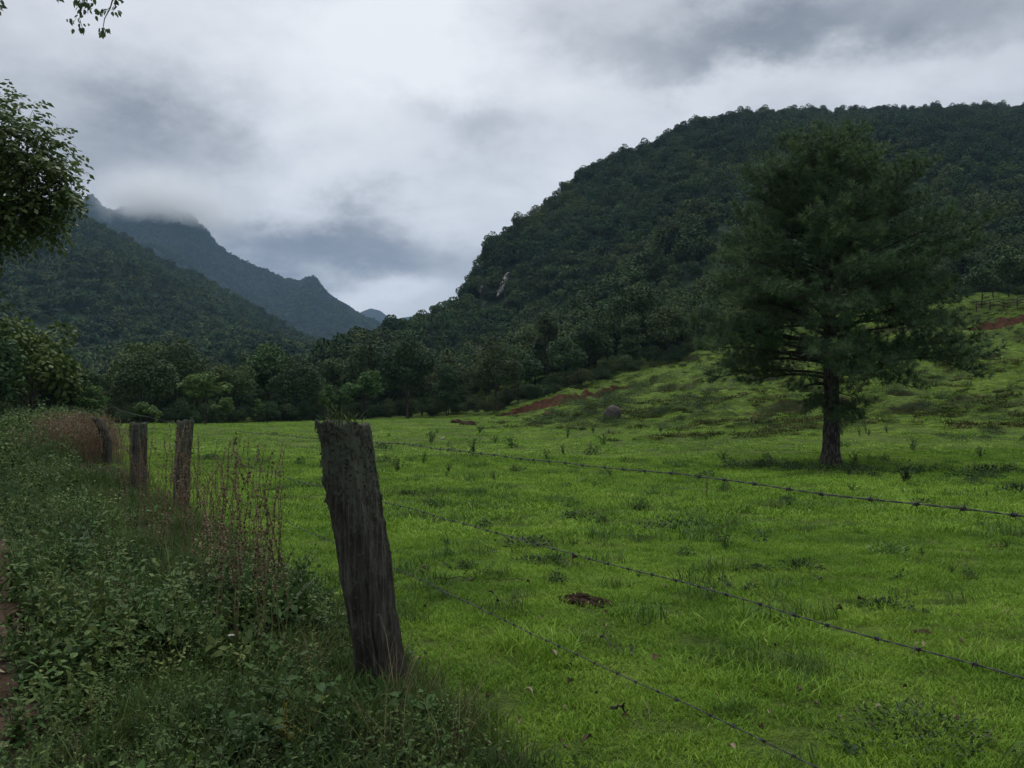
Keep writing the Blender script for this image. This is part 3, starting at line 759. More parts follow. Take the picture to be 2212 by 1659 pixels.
# ------------------------------------------------------------------ the pine in the pasture
def build_pine():
    rng = np.random.default_rng(101)
    base = on_ground(1794, 1006, 20)
    k = base.y / FPX
    root = thing('pine_tree', base, 'large dark pine standing alone in the pasture with a broad layered crown', 'pine')
    hs = [0, 2.2, 2.6, 3.4, 4.75, 5.6, 6.4, 7.4, 8.1, 9.3, 10.0, 10.6, 11.5, 12.1, 12.6]
    lef = [1.0, 1.2, 3.0, 4.7, 4.9, 4.7, 4.5, 4.2, 4.0, 3.8, 3.4, 3.0, 2.2, 1.2, .25]
    rig = [1.2, 1.4, 4.4, 5.7, 5.3, 5.0, 4.9, 5.0, 5.4, 5.0, 4.3, 3.6, 2.4, 1.2, .25]
    sc = k * 1005 * 0 + base.y / 32.0
    hs = np.array(hs) * sc; lef = np.array(lef) * sc; rig = np.array(rig) * sc
    TOP = 12.5 * sc
    def reach(h, az):
        l = np.interp(h, hs, lef); r = np.interp(h, hs, rig); c = math.cos(az)
        return (l + (r - l) * (.5 + .5 * c))
    tz = np.array([-.4, 0, .25, .7, 1.5, 3, 4.5, 6, 7.5, 9, 10.5, 11.8, 12.5]) * sc
    tr = np.array([.46, .43, .36, .31, .285, .265, .245, .20, .155, .12, .085, .045, .015]) * sc
    tx = np.array([0, 0, .01, .03, .06, .08, .05, .02, -.05, -.15, -.2, -.22, -.2]) * sc
    tp = np.stack([tx, tx * .3, tz], -1)
    zz = np.linspace(-.4 * sc, TOP, 40)
    P = np.stack([np.interp(zz, tz, tx), np.interp(zz, tz, tx) * .3, zz], -1)
    tg = Geo(); tube(tg, P, np.interp(zz, tz, tr) * (1 + .05 * np.sin(zz * 7)), 18, .4)
    obj('trunk', tg.mesh('trunk', [M_pinebark], True), root)
    tuf_o, tuf_d = [], []
    def tuft(p, d): tuf_o.append(p); tuf_d.append(d)
    up = np.array([0, 0, 1.0])
    def limb(h0, az, L, rise, r0, fine=1.0, sweep=.0):
        out = np.array([math.cos(az), math.sin(az), 0])
        p0 = np.array([np.interp(h0, tz, tx), np.interp(h0, tz, tx) * .3, h0])
        n = 12; t = np.linspace(0, 1, n)
        lift = rise * t + (.07 * L * np.sin(np.pi * t) if rise < 0 else .05 * L * np.sin(np.pi * t * .9) if L > 2 else 0 * t)
        side = np.cross(out, up) * sweep * L
        pts = p0 + out * (L * t ** .95)[:, None] + up * lift[:, None] + side * (t ** 2)[:, None] + np.cumsum(rng.normal(size=(n, 3)) * .03 * L / 4, 0) * np.array([1, 1, .6])
        pts[0] = p0
        lg = Geo(); tube(lg, pts, np.maximum(r0 * (1 - np.linspace(0, 1, n)) ** .8, .010), 7, .4)
        seglen = np.linalg.norm(np.diff(pts, axis=0), axis=1).sum()
        ns = max(4, int(seglen / .21 * fine)); t_in = .36 if L > 2.5 else .2
        for q in range(ns):
            tq = t_in + (1 - t_in) * (q + rng.random()) / ns
            if tq > 1: continue
            i = min(int(tq * (n - 1)), n - 2); f = tq * (n - 1) - i
            b0 = pts[i] * (1 - f) + pts[i + 1] * f; fd = unit(pts[i + 1] - pts[i])
            sd = np.cross(fd, up) * (1 if q % 2 else -1)
            l = (1.45 - .8 * tq) * min(1.0, L / 2.6) * rng.uniform(.55, 1.2)
            dd = unit(fd * .6 + sd * rng.uniform(.4, 1.1) + up * rng.uniform(.05, .5))
            b1 = b0 + dd * l; mid = (b0 + b1) / 2 + up * (-.06 * l)
            tube(lg, [b0, mid, b1], [.012, .008, .004], 4, .4)
            for w in np.arange(.35, 1.01, .25 / max(l, .3)):
                c_ = b0 + dd * l * w + up * (-.06 * l * 4 * w * (1 - w))
                tuft(c_ + rng.normal(size=3) * .04, unit(dd + up * .5))
                for _ in range(1):
                    e = unit(dd * .4 + rnd_dirs(rng, 1)[0] * .9 + up * .4); tuft(c_ + e * rng.uniform(.10, .36), e)
            tuft(b1, unit(dd + up * .6))
        tuft(pts[-1], unit(pts[-1] - pts[-2] + up * .4))
        return lg
    upper = Geo()
    nb = 0
    def keep(lg):
        upper.V += lg.V; upper.A += lg.A; upper.F += [f + upper.n for f in lg.F]; upper.n += lg.n
    # limb tips fill the outline of the crown from the lowest tier to its round top
    for ht in np.concatenate([np.arange(2.9, 10.4, .37), np.arange(10.4, 12.15, .27)]):
        m = int(rng.integers(4, 7)) if ht < 11.0 else 5
        thin = 4.9 < ht < 5.5
        a0 = rng.uniform(0, 6.28)
        for q in range(m):
            if thin and rng.random() < .5: continue
            a = a0 + q * 6.283 / m + rng.normal() * .3
            h = (ht + rng.normal() * .12) * sc
            Rr = max(reach(h, a) * rng.uniform(.78, 1.04) - .20, .25 * sc)
            if rng.random() < .30: Rr *= rng.uniform(.5, .8)
            fr = np.clip((ht - 2.8) / 9.6, 0, 1)
            rise = min(Rr * math.tan(rad(np.interp(ht, [2.7, 4.2, 6.0, 9.0, 12.0], [-13, -1, 9, 26, 46]) + rng.normal() * 5)), h - 2.6 * sc)
            if ht > 11.4: rise = max(rise, .5 * sc)
            lg = limb(h - rise, a, Rr, rise, (.080 - .058 * fr) * sc * rng.uniform(.7, 1.15), 1.0, rng.normal() * .1)
            if nb < 70 and Rr > 2.2 and ht < 8.6: obj('limb', lg.mesh('limb', [M_pinebark], True), root); nb += 1
            else: keep(lg)
    # heavy ascending forks seen inside the crown
    for h0, a, L, rise, r0 in [(5.9, 2.75, 3.1, 3.4, .15), (6.6, .4, 2.4, 3.6, .12), (5.0, 3.05, 4.0, 1.5, .12), (5.4, .1, 3.6, 1.6, .10)]:
        lg = limb(h0 * sc, a, L * sc, rise * sc, r0 * sc); obj('limb', lg.mesh('limb', [M_pinebark], True), root)
    # short drooping shoots low on the trunk
    for a in np.arange(0, 6.2, .55):
        keep(limb(rng.uniform(2.0, 2.7) * sc, a, 1.15 * sc * rng.uniform(.6, 1.1), -.45 * sc, .03 * sc))
    obj('upper_branches', upper.mesh('upper_branches', [M_pinebark], True), root)
    O = np.array(tuf_o); Dv = np.array(tuf_d); N = len(O)
    NN = 24
    ctr = np.repeat(O, NN, 0); ax = np.repeat(Dv, NN, 0)
    nd = unit(ax * .75 + rnd_dirs(rng, N * NN) * .95)
    ln = rng.uniform(.15, .30, N * NN) * sc
    gg = Geo()
    tv = np.array([[0, .042, 0], [0, -.042, 0], [1, 0, -.05]]); tf = [np.array([[0, 1, 2]])]
    v = np.repeat(rng.uniform(0, .6, N), NN) + rng.uniform(0, .4, N * NN)
    stamp(gg, tv, tf, ctr, frames(nd, rnd_dirs(rng, N * NN)), ln, v)
    obj('foliage', gg.mesh('foliage', [M_needle]), root)
    return base
PINE = build_pine()

# ------------------------------------------------------------------ trees by the road on the left
def leafy_sprays(gg, rng, P, d, leaf, count, droop=.5, a0=0.0):
    """pinnate, drooping sprays of leaves at the points P growing along d"""
    n = len(P)
    o = np.repeat(P, count, 0); ax = np.repeat(d, count, 0)
    k = np.tile(np.arange(count), n) / count
    side = np.where(np.tile(np.arange(count), n) % 2, 1, -1)
    sv = unit(np.cross(ax, np.array([0, 0, 1.0]) + rng.normal(size=ax.shape) * .2)) * side[:, None]
    org = o + ax * (k * leaf * count * .34)[:, None] + np.array([0, 0, -1]) * (k ** 2 * leaf * count * .12)[:, None]
    dr = unit(ax * .5 + sv * .85 + np.array([0, 0, -droop]) + rng.normal(size=ax.shape) * .22)
    nr = unit(np.array([0, 0, 1.0]) + rng.normal(size=ax.shape) * .45)
    s = leaf * rng.uniform(.7, 1.2, len(org))
    v = np.repeat(rng.uniform(0, .55, n), count) + rng.uniform(0, .4, n * count)
    stamp(gg, RH_TV * np.array([1, .52, 1]), RH_TF, org, frames(dr, nr), s, v + a0)

def roadside_tree():
    rng = np.random.default_rng(131)
    bx, by = -11.9, 15.0
    root = thing('roadside_tree', (bx, by, Hs(bx, by)), 'leafy tree reaching in from the left edge over the road', 'tree')
    def L(px, py, d): p = at(px, py, d); return np.array([p.x - bx, p.y - by, p.z - root.location.z])
    lobes = [(35, 262, 14, .6), (80, 285, 14, .6), (-40, 300, 15, 1.0), (60, 340, 14.3, .8), (130, 340, 14, .45), (165, 378, 13.8, .32), (110, 400, 14, .5), (150, 425, 14, .3),
             (20, 420, 14.5, .75), (-60, 400, 14, 1.1), (70, 445, 14, .5), (130, 455, 14, .3), (0, 475, 14.3, .45), (-90, 490, 15, .8), (-25, 262, 14.5, .72), (-150, 330, 15.5, 1.3),
             (-160, 470, 15, 1.2), (-240, 400, 16, 1.5), (-120, 270, 15, 1.2), (-230, 260, 16.5, 1.4), (2, 648, 13.5, .16), (-30, 640, 13.6, .26), (-60, 670, 13.6, .4), (-150, 620, 14.2, .6)]
    tg = Geo()
    tp = curve((0, 0, -.4), L(-230, 330, 15.6), (.3, 0, .2), 10, .03, rng)
    tube(tg, tp, np.linspace(.26, .09, 10), 10, .4)
    obj('trunk', tg.mesh('trunk', [M_bark], True), root)
    gg = Geo()
    for px, py, d, r in lobes:
        c = L(px - 38, py + 14, d)
        i = int(rng.integers(4, 9)); lg = Geo()
        lp = curve(tp[i], c, (0, 0, -.15), 9, .05, rng); tube(lg, lp, np.linspace(.06, .012, 9), 6, .4)
        n = int(145 * r ** 1.7) + 24
        dv = rnd_dirs(rng, n); P = c + dv * r * (rng.random(n) ** .45)[:, None]
        for q in rng.choice(n, min(n, 14), replace=False):
            tube(lg, curve(lp[int(rng.integers(5, 9))], P[q], (0, 0, -.05), 5), np.linspace(.012, .003, 5), 4, .4)
        obj('limb', lg.mesh('limb', [M_bark], True), root)
        leafy_sprays(gg, rng, P, unit(dv + np.array([.15, -.1, -.1])), .115, 9)
    obj('crown', gg.mesh('crown', [M_roadside]), root)
roadside_tree()

def overhanging_tree():
    rng = np.random.default_rng(141)
    bx, by = -5.0, -1.2
    root = thing('overhanging_tree', (bx, by, Hs(bx, by)), 'tree overhead whose leafy twigs hang into the top left of the sky', 'tree')
    O = np.array([bx, by, root.location.z])
    tg = Geo(); tp = curve((0, 0, -.4), (1.2, .8, 7.2), (-.3, .2, 0), 10, .03, rng)
    tube(tg, tp, np.linspace(.3, .12, 10), 12, .4); obj('trunk', tg.mesh('trunk', [M_bark], True), root)
    # main crown, above the view
    lob = []
    while len(lob) < 40:
        p = np.array([rng.uniform(-8.0, 1.6), rng.uniform(-4.5, 5.2), rng.uniform(5.2, 9.0)])
        if p[2] - 1.3 > 1.5 + .50 * max(p[1] + 1.3, 0): lob.append(p - O)
    lob = np.array(lob)
    crown = crown_geo(rng, lob, rng.uniform(.8, 1.25, 40), 190, .26, .8, .5, .3)
    obj('crown', crown.mesh('crown', [M_roadside]), root)
    lg = Geo()
    for c in lob[:14]: tube(lg, curve(tp[int(rng.integers(5, 9))], c, (0, 0, -.2), 6), np.linspace(.07, .02, 6), 5, .4)
    obj('limb', lg.mesh('limb', [M_bark], True), root)
    # the twigs one sees
    def L(px, py, d): p = at(px, py, d); return np.array([p.x, p.y, p.z]) - O
    D = 4.3
    hub = L(205, -150, D + .15)
    lb = Geo(); tube(lb, curve(lob[np.argmin(np.linalg.norm(lob - hub, axis=1))], hub, (0, 0, .1), 6), np.linspace(.02, .006, 6), 5, .4)
    obj('limb', lb.mesh('limb', [M_bark], True), root)
    def twig(pts, leaves, depth):
        P = np.array([L(x, y, depth) for x, y in pts])
        w = Geo(); tube(w, P, np.linspace(.0035, .0012, len(P)), 5, .4); o = obj('twig', w.mesh('twig', [M_bark], True), root)
        lv = Geo()
        C = np.array([L(x, y, depth + rng.normal() * .02) for x, y, _, _ in leaves])
        ang = np.array([a for _, _, a, _ in leaves]); s = np.array([q for *_, q in leaves])
        dr = unit(np.stack([np.sin(ang), rng.normal(size=len(C)) * .35, -np.cos(ang)], -1))
        nr = unit(np.stack([rng.normal(size=len(C)) * .7, -np.ones(len(C)), rng.normal(size=len(C)) * .7 + .4], -1))
        stamp(lv, LEAF_TV * np.array([1, .95, 1]), LEAF_TF, C, frames(dr, nr), s, rng.uniform(0, .6, len(C)))
        obj('leaves', lv.mesh('leaves', [M_roadside]), o)
    q = D / FPX * 1.0
    def bunch(cx, cy, n, sx, sy, ln):
        return [(cx + rng.normal() * sx, cy + rng.normal() * sy, rng.normal() * .55, ln * q * rng.uniform(.7, 1.25)) for _ in range(n)]
    twig([(205, -150), (190, -60), (178, 0), (172, 40), (180, 66)], bunch(178, -8, 14, 10, 9, 13) + bunch(172, 18, 12, 10, 9, 13) + bunch(165, 38, 9, 8, 7, 12) + bunch(176, 56, 9, 8, 6, 12), D)
    twig([(205, -150), (192, -40), (188, 4), (190, 30)], bunch(192, 2, 9, 6, 8, 13) + bunch(196, 16, 4, 4, 6, 12), D + .1)
    twig([(205, -150), (235, -70), (246, -10), (240, 14), (222, 28)], bunch(250, -4, 16, 6, 8, 12) + bunch(226, 20, 9, 9, 4, 12) + bunch(207, 27, 8, 6, 6, 12) + bunch(248, 24, 8, 5, 5, 12), D - .1)
    twig([(246, -10), (238, 18), (226, 40), (223, 58), (226, 62)], bunch(224, 64, 14, 7, 5, 12), D - .1)
    twig([(205, -150), (150, -80), (128, -20)], bunch(127, -4, 4, 3, 3, 12), D)
    twig([(-60, -120), (-20, -30), (2, 6)], bunch(0, 12, 12, 5, 8, 14), D + .3)
overhanging_tree()

# ------------------------------------------------------------------ fence posts
def post_mesh(seed, h, r0, r1, line, seg=56, rings=60, jag=.03, rough=1.0, mat=None, chips=()):
    """line: [(height, dx, dy)] centre line; chips: [(height, angle, spread_h, spread_a, depth)]"""
    rng = np.random.default_rng(seed)
    ln = np.array(line, float)
    zz = np.linspace(-.25, h, rings); th = np.linspace(0, 2 * np.pi, seg, endpoint=False)
    Z, T = np.meshgrid(zz, th, indexing='ij')
    k = np.clip(Z / h, 0, 1)
    r = r0 + (r1 - r0) * k + .045 * np.exp(-np.clip(Z, 0, 9) / .09) * (r0 / .14)
    cx, sx = np.cos(T), np.sin(T)
    g1 = fbm(cx * 3.2 + 7 + seed, sx * 3.2 + Z * .5, seed, 4); g2 = fbm(cx * 11 + seed, sx * 11 + Z * 1.1, seed + 5, 3); g3 = fbm(T * 3 + Z * 9, Z * 14 + cx * 4, seed + 9, 3)
    r = r * (1 + rough * (.26 * g1 + .15 * g2 + .06 * g3))
    crack = sstep(.055, .0, np.abs(vnoise(cx * 4.5 + seed, sx * 4.5 + Z * .35, seed + 31) - .5)) + .6 * sstep(.05, .0, np.abs(vnoise(cx * 9 + seed, sx * 9 + Z * .8, seed + 33) - .5))
    r = r * (1 - .085 * rough * crack)
    for ch, ca, sh, sa, dp in chips:
        da = (T - ca + np.pi) % (2 * np.pi) - np.pi
        r = r + dp * np.exp(-((Z - ch) / sh) ** 2 - (da / sa) ** 2)
    x = np.interp(Z, ln[:, 0], ln[:, 1]) + r * cx; y = np.interp(Z, ln[:, 0], ln[:, 2]) + r * sx
    topn = fbm(np.cos(th) * 2.3 + seed, np.sin(th) * 2.3, seed + 3, 4)
    z = Z + (k ** 12) * (jag * 2.2 * topn)[None]
    V = np.stack([x, y, z], -1).reshape(-1, 3)
    i = np.arange(rings - 1)[:, None] * seg; j = np.arange(seg)[None]; j2 = (j + 1) % seg
    F = [np.stack([i + j, i + j2, i + seg + j2, i + seg + j], -1).reshape(-1, 4)]
    ctop = np.array([np.interp(h, ln[:, 0], ln[:, 1]), np.interp(h, ln[:, 0], ln[:, 2]), 0])
    last = (rings - 1) * seg; ringv = V[last:last + seg]
    allv = [V]; base = last; nv = len(V)
    for q in (.82, .6, .35):
        Rn = ctop + (ringv - ctop) * np.array([q, q, 1]); Rn[:, 2] = h - .02 + (ringv[:, 2] - h) * q + jag * .7 * fbm(Rn[:, 0] * 30, Rn[:, 1] * 30, seed + 8, 3) * 2
        allv.append(Rn); jj = np.arange(seg); jj2 = (jj + 1) % seg
        F.append(np.stack([base + jj, base + jj2, nv + jj2, nv + jj], -1)); base = nv; nv += seg
    allv.append([[ctop[0], ctop[1], h - .02]])
    jj = np.arange(seg); F.append(np.stack([base + jj, base + (jj + 1) % seg, np.full(seg, nv)], -1))
    return make_mesh('post', np.vstack(allv), [np.concatenate([f for f in F if f.shape[1] == 4]), F[-1]], [mat or M_post], smooth=True), V.reshape(rings, seg, 3)

def crust(o, grid, seed, n, mat, name, zlo, zhi, size, asel=None):
    """lumpy crusts growing on a post's surface"""
    rng = np.random.default_rng(seed); gg = Geo(); rings, seg, _ = grid.shape
    hz = grid[:, 0, 2]; lo = np.searchsorted(hz, zlo); hi = min(np.searchsorted(hz, zhi), rings - 2)
    ii = lo + ((hi - lo) * rng.random(n) ** .55).astype(int); jj = rng.integers(0, seg, n)
    P = grid[ii, jj] + rng.normal(size=(n, 3)) * .006
    ctr = grid[ii].mean(1); nr = unit((P - ctr) * np.array([1, 1, .1]))
    keep = fbm(P[:, 0] * 9 + P[:, 1] * 7, P[:, 2] * 8, seed, 3) > -.04
    P, nr = P[keep], nr[keep]; m = len(P)
    tv = np.array([[-.5, -.3, 0], [.1, -.55, .25], [.6, .1, 0], [.15, .5, .3], [-.4, .35, .05], [0, 0, .5]])
    tf = [np.array([[0, 1, 5], [1, 2, 5], [2, 3, 5], [3, 4, 5], [4, 0, 5]])]
    stamp(gg, tv, tf, P, frames(np.cross(nr, rnd_dirs(rng, m)), nr), size * rng.uniform(.5, 1.4, m), rng.random(m))
    return obj(name, gg.mesh(name, [mat]), o)

P1 = np.array([FX0 + .036, FY0 - .13]); P1z = Hs(*P1) - .02
near, grid = post_mesh(201, 1.435, .124, .143, [(-.3, .045, 0), (0, 0, 0), (.4, -.062, .0), (.9, -.145, .01), (1.5, -.245, .02)], 112, 150, .040, 1.35,
    chips=[(1.12, 3.2, .035, .40, .026), (1.02, 3.2, .028, .3, .030), (1.22, 3.2, .03, .3, .014), (1.31, 3.2, .05, .4, -.024), (.86, 3.1, .10, .4, -.016), (1.05, 6.2, .03, .3, .012), (.9, .05, .02, .3, .010), (.62, 3.2, .04, .3, .012), (.45, .1, .05, .3, -.012), (1.42, 5.1, .1, .35, .012), (.75, .1, .12, .35, .012), (.25, 3.3, .2, .5, -.01), (.05, 3.4, .08, .5, .02), (1.46, 3.1, .04, .4, .016)])
post1 = tag(obj('fence_post', near, None, (P1[0], P1[1], P1z)), 'thick weathered post nearest the viewer, leaning left with grass growing on its top', 'fence post', 'old wooden fence posts')
crust(post1, grid, 301, 800, M_lichen, 'lichen', .85, 1.42, .012)
crust(post1, grid, 302, 160, M_moss, 'moss', .35, 1.2, .009)
POSTS = [(0, P1[0], P1[1], 1.5)]
def far_post(px, depth, top_py, r, line, seed, label, jag=.03):
    x = (px - CXP) / FPX * depth; z = Hs(x, depth) - .05
    h = EYE + (HORIZON - top_py) / FPX * depth - z
    me, gr = post_mesh(seed, h, r, r * .98, [(a * h, b, c) for a, b, c in line], 30, 44, jag, 1.0)
    o = tag(obj('fence_post', me, None, (x, depth, z)), label, 'fence post', 'old wooden fence posts')
    POSTS.append((len(POSTS), x, depth, h))
    return o, gr
o2, g2 = far_post(396, 12.8, 908, .112, [(-.2, 0, 0), (0, -.02, 0), (.6, .0, 0), (1, .04, 0)], 211, 'slim weathered post with a pale notched top, second from the nearest post', .06)
crust(o2, g2, 311, 260, M_lichen, 'lichen', .7, 1.4, .02)
o3, g3 = far_post(301, 15.0, 913, .142, [(-.2, 0, 0), (0, 0, 0), (1, .0, 0)], 212, 'broad straight dark post third in the row, stalks in front of it', .02)
crust(o3, g3, 312, 220, M_lichen, 'lichen', .9, 1.5, .02)
far_post(229, 20.0, 903, .105, [(-.2, .06, 0), (0, .04, 0), (.55, .03, 0), (.8, -.07, 0), (1, -.20, 0)], 213, 'crooked dark post with its top bent to the left', .05)
far_post(183, 27.0, 893, .13, [(-.2, 0, 0), (1, -.05, 0)], 214, 'thin far post half lost in the reddish dry stalks, next beyond the crooked one', .05)
far_post(105, 38.0, 892, .13, [(-.2, 0, 0), (1, .04, 0)], 215, 'farther post at the left rising from the reddish thicket', .05)
far_post(66, 47.0, 893, .13, [(-.2, 0, 0), (1, -.04, 0)], 216, 'farthest post of the row at the end of the thicket', .05)

# ------------------------------------------------------------------ barbed wire
def barbed_wire(name, height, label, sag=.03, near_h=None):
    rng = np.random.default_rng(int(height * 1000))
    a = np.array([1.86 + .62, -1.35, height * .99 + {1.325: -.01, .985: .06, .625: .07}[height]])
    knots = [a]
    for k, (i, x, y, h) in enumerate(POSTS):
        zz = Hs(x, y) + height if k else P1z + height
        t = .17 if k == 0 else .14
        lean = -.14 * height if k == 0 else 0
        knots.append(np.array([x + FDY * t + lean * .6, y - FDX * t, zz]))
    pts = []
    for k in range(len(knots) - 1):
        L = np.linalg.norm(knots[k + 1] - knots[k]); n = int(L / (.012 if k == 0 else .02 if k == 1 else .25)) + 2
        s = np.linspace(0, 1, n, endpoint=False)[:, None]
        q = knots[k] + (knots[k + 1] - knots[k]) * s; q[:, 2] -= (sag * (1.0 if k else .35) * 4 * s * (1 - s))[:, 0]
        q[:, 2] += .012 * fbm(s[:, 0] * 22, s[:, 0] * 0 + k, 3, 3) + .02 * fbm(s[:, 0] * 6, s[:, 0] * 0 + k + height, 5, 2)
        pts.append(q)
    n01 = len(pts[0]) + len(pts[1]); P = np.vstack(pts + [knots[-1][None]])
    arc = np.concatenate([[0], np.cumsum(np.linalg.norm(np.diff(P, axis=0), axis=1))])
    tan = unit(np.gradient(P, axis=0)); X = unit(np.cross(tan, [0, 0, 1.0])); Y = np.cross(tan, X)
    gg = Geo()
    for ph in (0, math.pi):
        w = arc / .045 * 2 * math.pi * .5 + ph
        tube(gg, P + .0013 * (np.cos(w)[:, None] * X + np.sin(w)[:, None] * Y), np.where(arc < 16, .0011, .0024), 5, .5)
    o = tag(obj(name, gg.mesh(name, [M_wire], True)), label, 'barbed wire', 'strands of barbed wire on the fence')
    # barbs
    protos = []
    for v in range(3):
        bg_ = Geo(); r2 = np.random.default_rng(50 + v)
        th = np.linspace(0, 2 * np.pi * 2.5, 26)
        tube(bg_, np.stack([np.linspace(-.006, .006, 26), .0042 * np.cos(th), .0042 * np.sin(th)], -1), .0014, 5, .5)
        for q in range(4):
            an = q * 1.57 + r2.normal() * .5; d = np.array([r2.normal() * .5, math.cos(an), math.sin(an)]); d /= np.linalg.norm(d)
            tube(bg_, np.array([[.004 * (q - 1.5), 0, 0]]) + d * np.linspace(.002, .016, 3)[:, None], [.0013, .0012, .0004], 4, .5)
        protos.append(bg_.mesh('barb', [M_wire], True))
    pos_ = np.arange(.35, arc[n01], .121); pos_ = pos_[:98]; pos_ = pos_ + rng.uniform(-.018, .018, len(pos_))
    for k, s in enumerate(pos_):
        i = int(np.searchsorted(arc, s)); b = obj('barb', protos[k % 3], o)
        b.matrix_local = Matrix.Translation(Vector(P[i])) @ Matrix(np.stack([tan[i], X[i], Y[i]], 1).tolist()).to_4x4() @ Matrix.Rotation(rng.uniform(0, 6.28), 4, 'X') @ Matrix.Scale(.85, 4)
    return o
barbed_wire('barbed_wire', 1.325, 'topmost strand of barbed wire, meeting the near post just under its top')
barbed_wire('barbed_wire', .985, 'middle strand of barbed wire, crossing the pasture below the topmost strand', .04)
barbed_wire('barbed_wire', .625, 'lowest strand of barbed wire, running down to the bottom edge of the picture', .05)

# ------------------------------------------------------------------ grass of the pasture
def grass_patch(seed, R, n, hmin, hmax, w, lean=.5, bendy=.5):
    rng = np.random.default_rng(seed)
    r = R * np.sqrt(rng.random(n)); a = rng.uniform(0, 6.283, n)
    P = np.stack([r * np.cos(a), r * np.sin(a), np.full(n, -.01)], -1)
    az_ = rng.uniform(0, 6.283, n); ln = rng.uniform(hmin, hmax, n); tilt = np.abs(rng.normal(size=n)) * lean
    hd = np.stack([np.cos(az_), np.sin(az_), np.zeros(n)], -1); sd = np.stack([-np.sin(az_), np.cos(az_), np.zeros(n)], -1)
    d0 = unit(hd * tilt[:, None] + [0, 0, 1]); d1 = unit(hd * (tilt + bendy * rng.random(n) * 2)[:, None] + [0, 0, 1]); d2 = unit(hd * (tilt + bendy * 2.6 * rng.random(n) + .3)[:, None] + [0, 0, .7])
    ww = (w * rng.uniform(.6, 1.3, n))[:, None]
    p1 = P + d0 * (ln * .4)[:, None]; p2 = p1 + d1 * (ln * .35)[:, None]; p3 = p2 + d2 * (ln * .3)[:, None]
    V = np.stack([P - sd * ww * .4, P + sd * ww * .4, p1 - sd * ww * .5, p1 + sd * ww * .5, p2 - sd * ww * .38, p2 + sd * ww * .38, p3], 1).reshape(-1, 3)
    o = np.arange(n)[:, None] * 7
    F4 = np.concatenate([o + [0, 1, 3, 2], o + [2, 3, 5, 4]]); F3 = o + [4, 5, 6]
    v = np.repeat(np.clip(rng.normal(.5, .22, n), 0, 1), 7)
    straw = np.repeat(rng.random(n) < .012, 7); v[straw] = 1.9
    return make_mesh('grass_tuft', V, [F4, F3], [M_grass], {'v': v}, True)
GN = [grass_patch(401 + k, .17, 210, .018, .052, .0044, .85, .7) for k in range(4)]
GM = [grass_patch(411 + k, .30, 150, .035, .10, .011, .95, .8) for k in range(4)]
GF = [grass_patch(421 + k, .75, 180, .04, .11, .034, 2.2, 1.0) for k in range(4)]
def field_points(rng, n, d0, d1, px0, px1, power=2.0):
    dd = (d0 ** power + (d1 ** power - d0 ** power) * rng.random(n)) ** (1 / power)
    px = rng.uniform(px0, px1, n); x = (px - CXP) / FPX * dd
    return x, dd, px
SCARS = [[(1082, 899, 897), (1110, 893, 884), (1160, 885, 870), (1210, 874, 860), (1260, 862, 848), (1310, 848, 838), (1345, 838, 832), (1372, 832, 831)],
         [(2096, 712, 708), (2130, 712, 700), (2170, 704, 692), (2215, 694, 684), (2300, 690, 682)]]
def near_scar(px, y, x):
    py = HORIZON - (H(x, y) - EYE) / np.maximum(y, 1) * FPX; out = np.zeros(len(px), bool)
    for sc_ in SCARS:
        q = np.array(sc_, float)
        out |= (px > q[0, 0]) & (px < q[-1, 0]) & (py < np.interp(px, q[:, 0], q[:, 1]) + 5) & (py > np.interp(px, q[:, 0], q[:, 2]) - 3)
    return out
def grass_layer(name, protos, n, d0, d1, px0, px1, seed, s0, s1, label, thin=0.0, tmin=-.25, power=2.0):
    rng = np.random.default_rng(seed)
    x, y, px = field_points(rng, n, d0, d1, px0, px1, power)
    t, s = fence_ts(x, y)
    ok = (t > tmin + .25 * rng.normal(size=n)) & (y < edge_depth(px) + 1)
    ok &= rng.random(n) > thin * sstep(.02, .12, fbm(x / 2.2, y / 2.2, 77, 3))
    if d1 > 100: ok &= ~near_scar(px, y, x)
    if d1 > 100:       # the worn risers of the slope carry little grass
        e_ = .5; gx = (H(x + e_, y) - H(x - e_, y)); gy = (H(x, y + e_) - H(x, y - e_))
        ok &= rng.random(n) > .7 * sstep(.45, .8, np.hypot(gx, gy))
    x, y = x[ok], y[ok]; n = len(x)
    hgt = 1 + .8 * np.clip(fbm(x / .9, y / .9, 78, 3), -.35, .6)
    sc = rng.uniform(s0, s1, n)
    return tag(hang(name, np.stack([x, y, H(x, y)], -1), np.stack([rng.normal(size=n) * .1, rng.normal(size=n) * .1, rng.uniform(0, 6.28, n)], -1),
                    np.stack([sc, sc, sc * hgt], -1), rng.integers(0, len(protos), n), protos), label)
grass_layer('near_grass', GN, 7600, 2.0, 12, -700, 2900, 431, .85, 1.25, 'short bright green grass close to the fence', .0, tmin=-.12)
grass_layer('pasture_grass', GM, 9500, 11, 36, -300, 2600, 432, .85, 1.3, 'short grass across the middle of the pasture', .15)
grass_layer('far_grass', GF, 15000, 34, 160, -150, 2500, 433, .7, 1.15, 'far pasture grass up to the wood and the slope', .45, power=1.6)

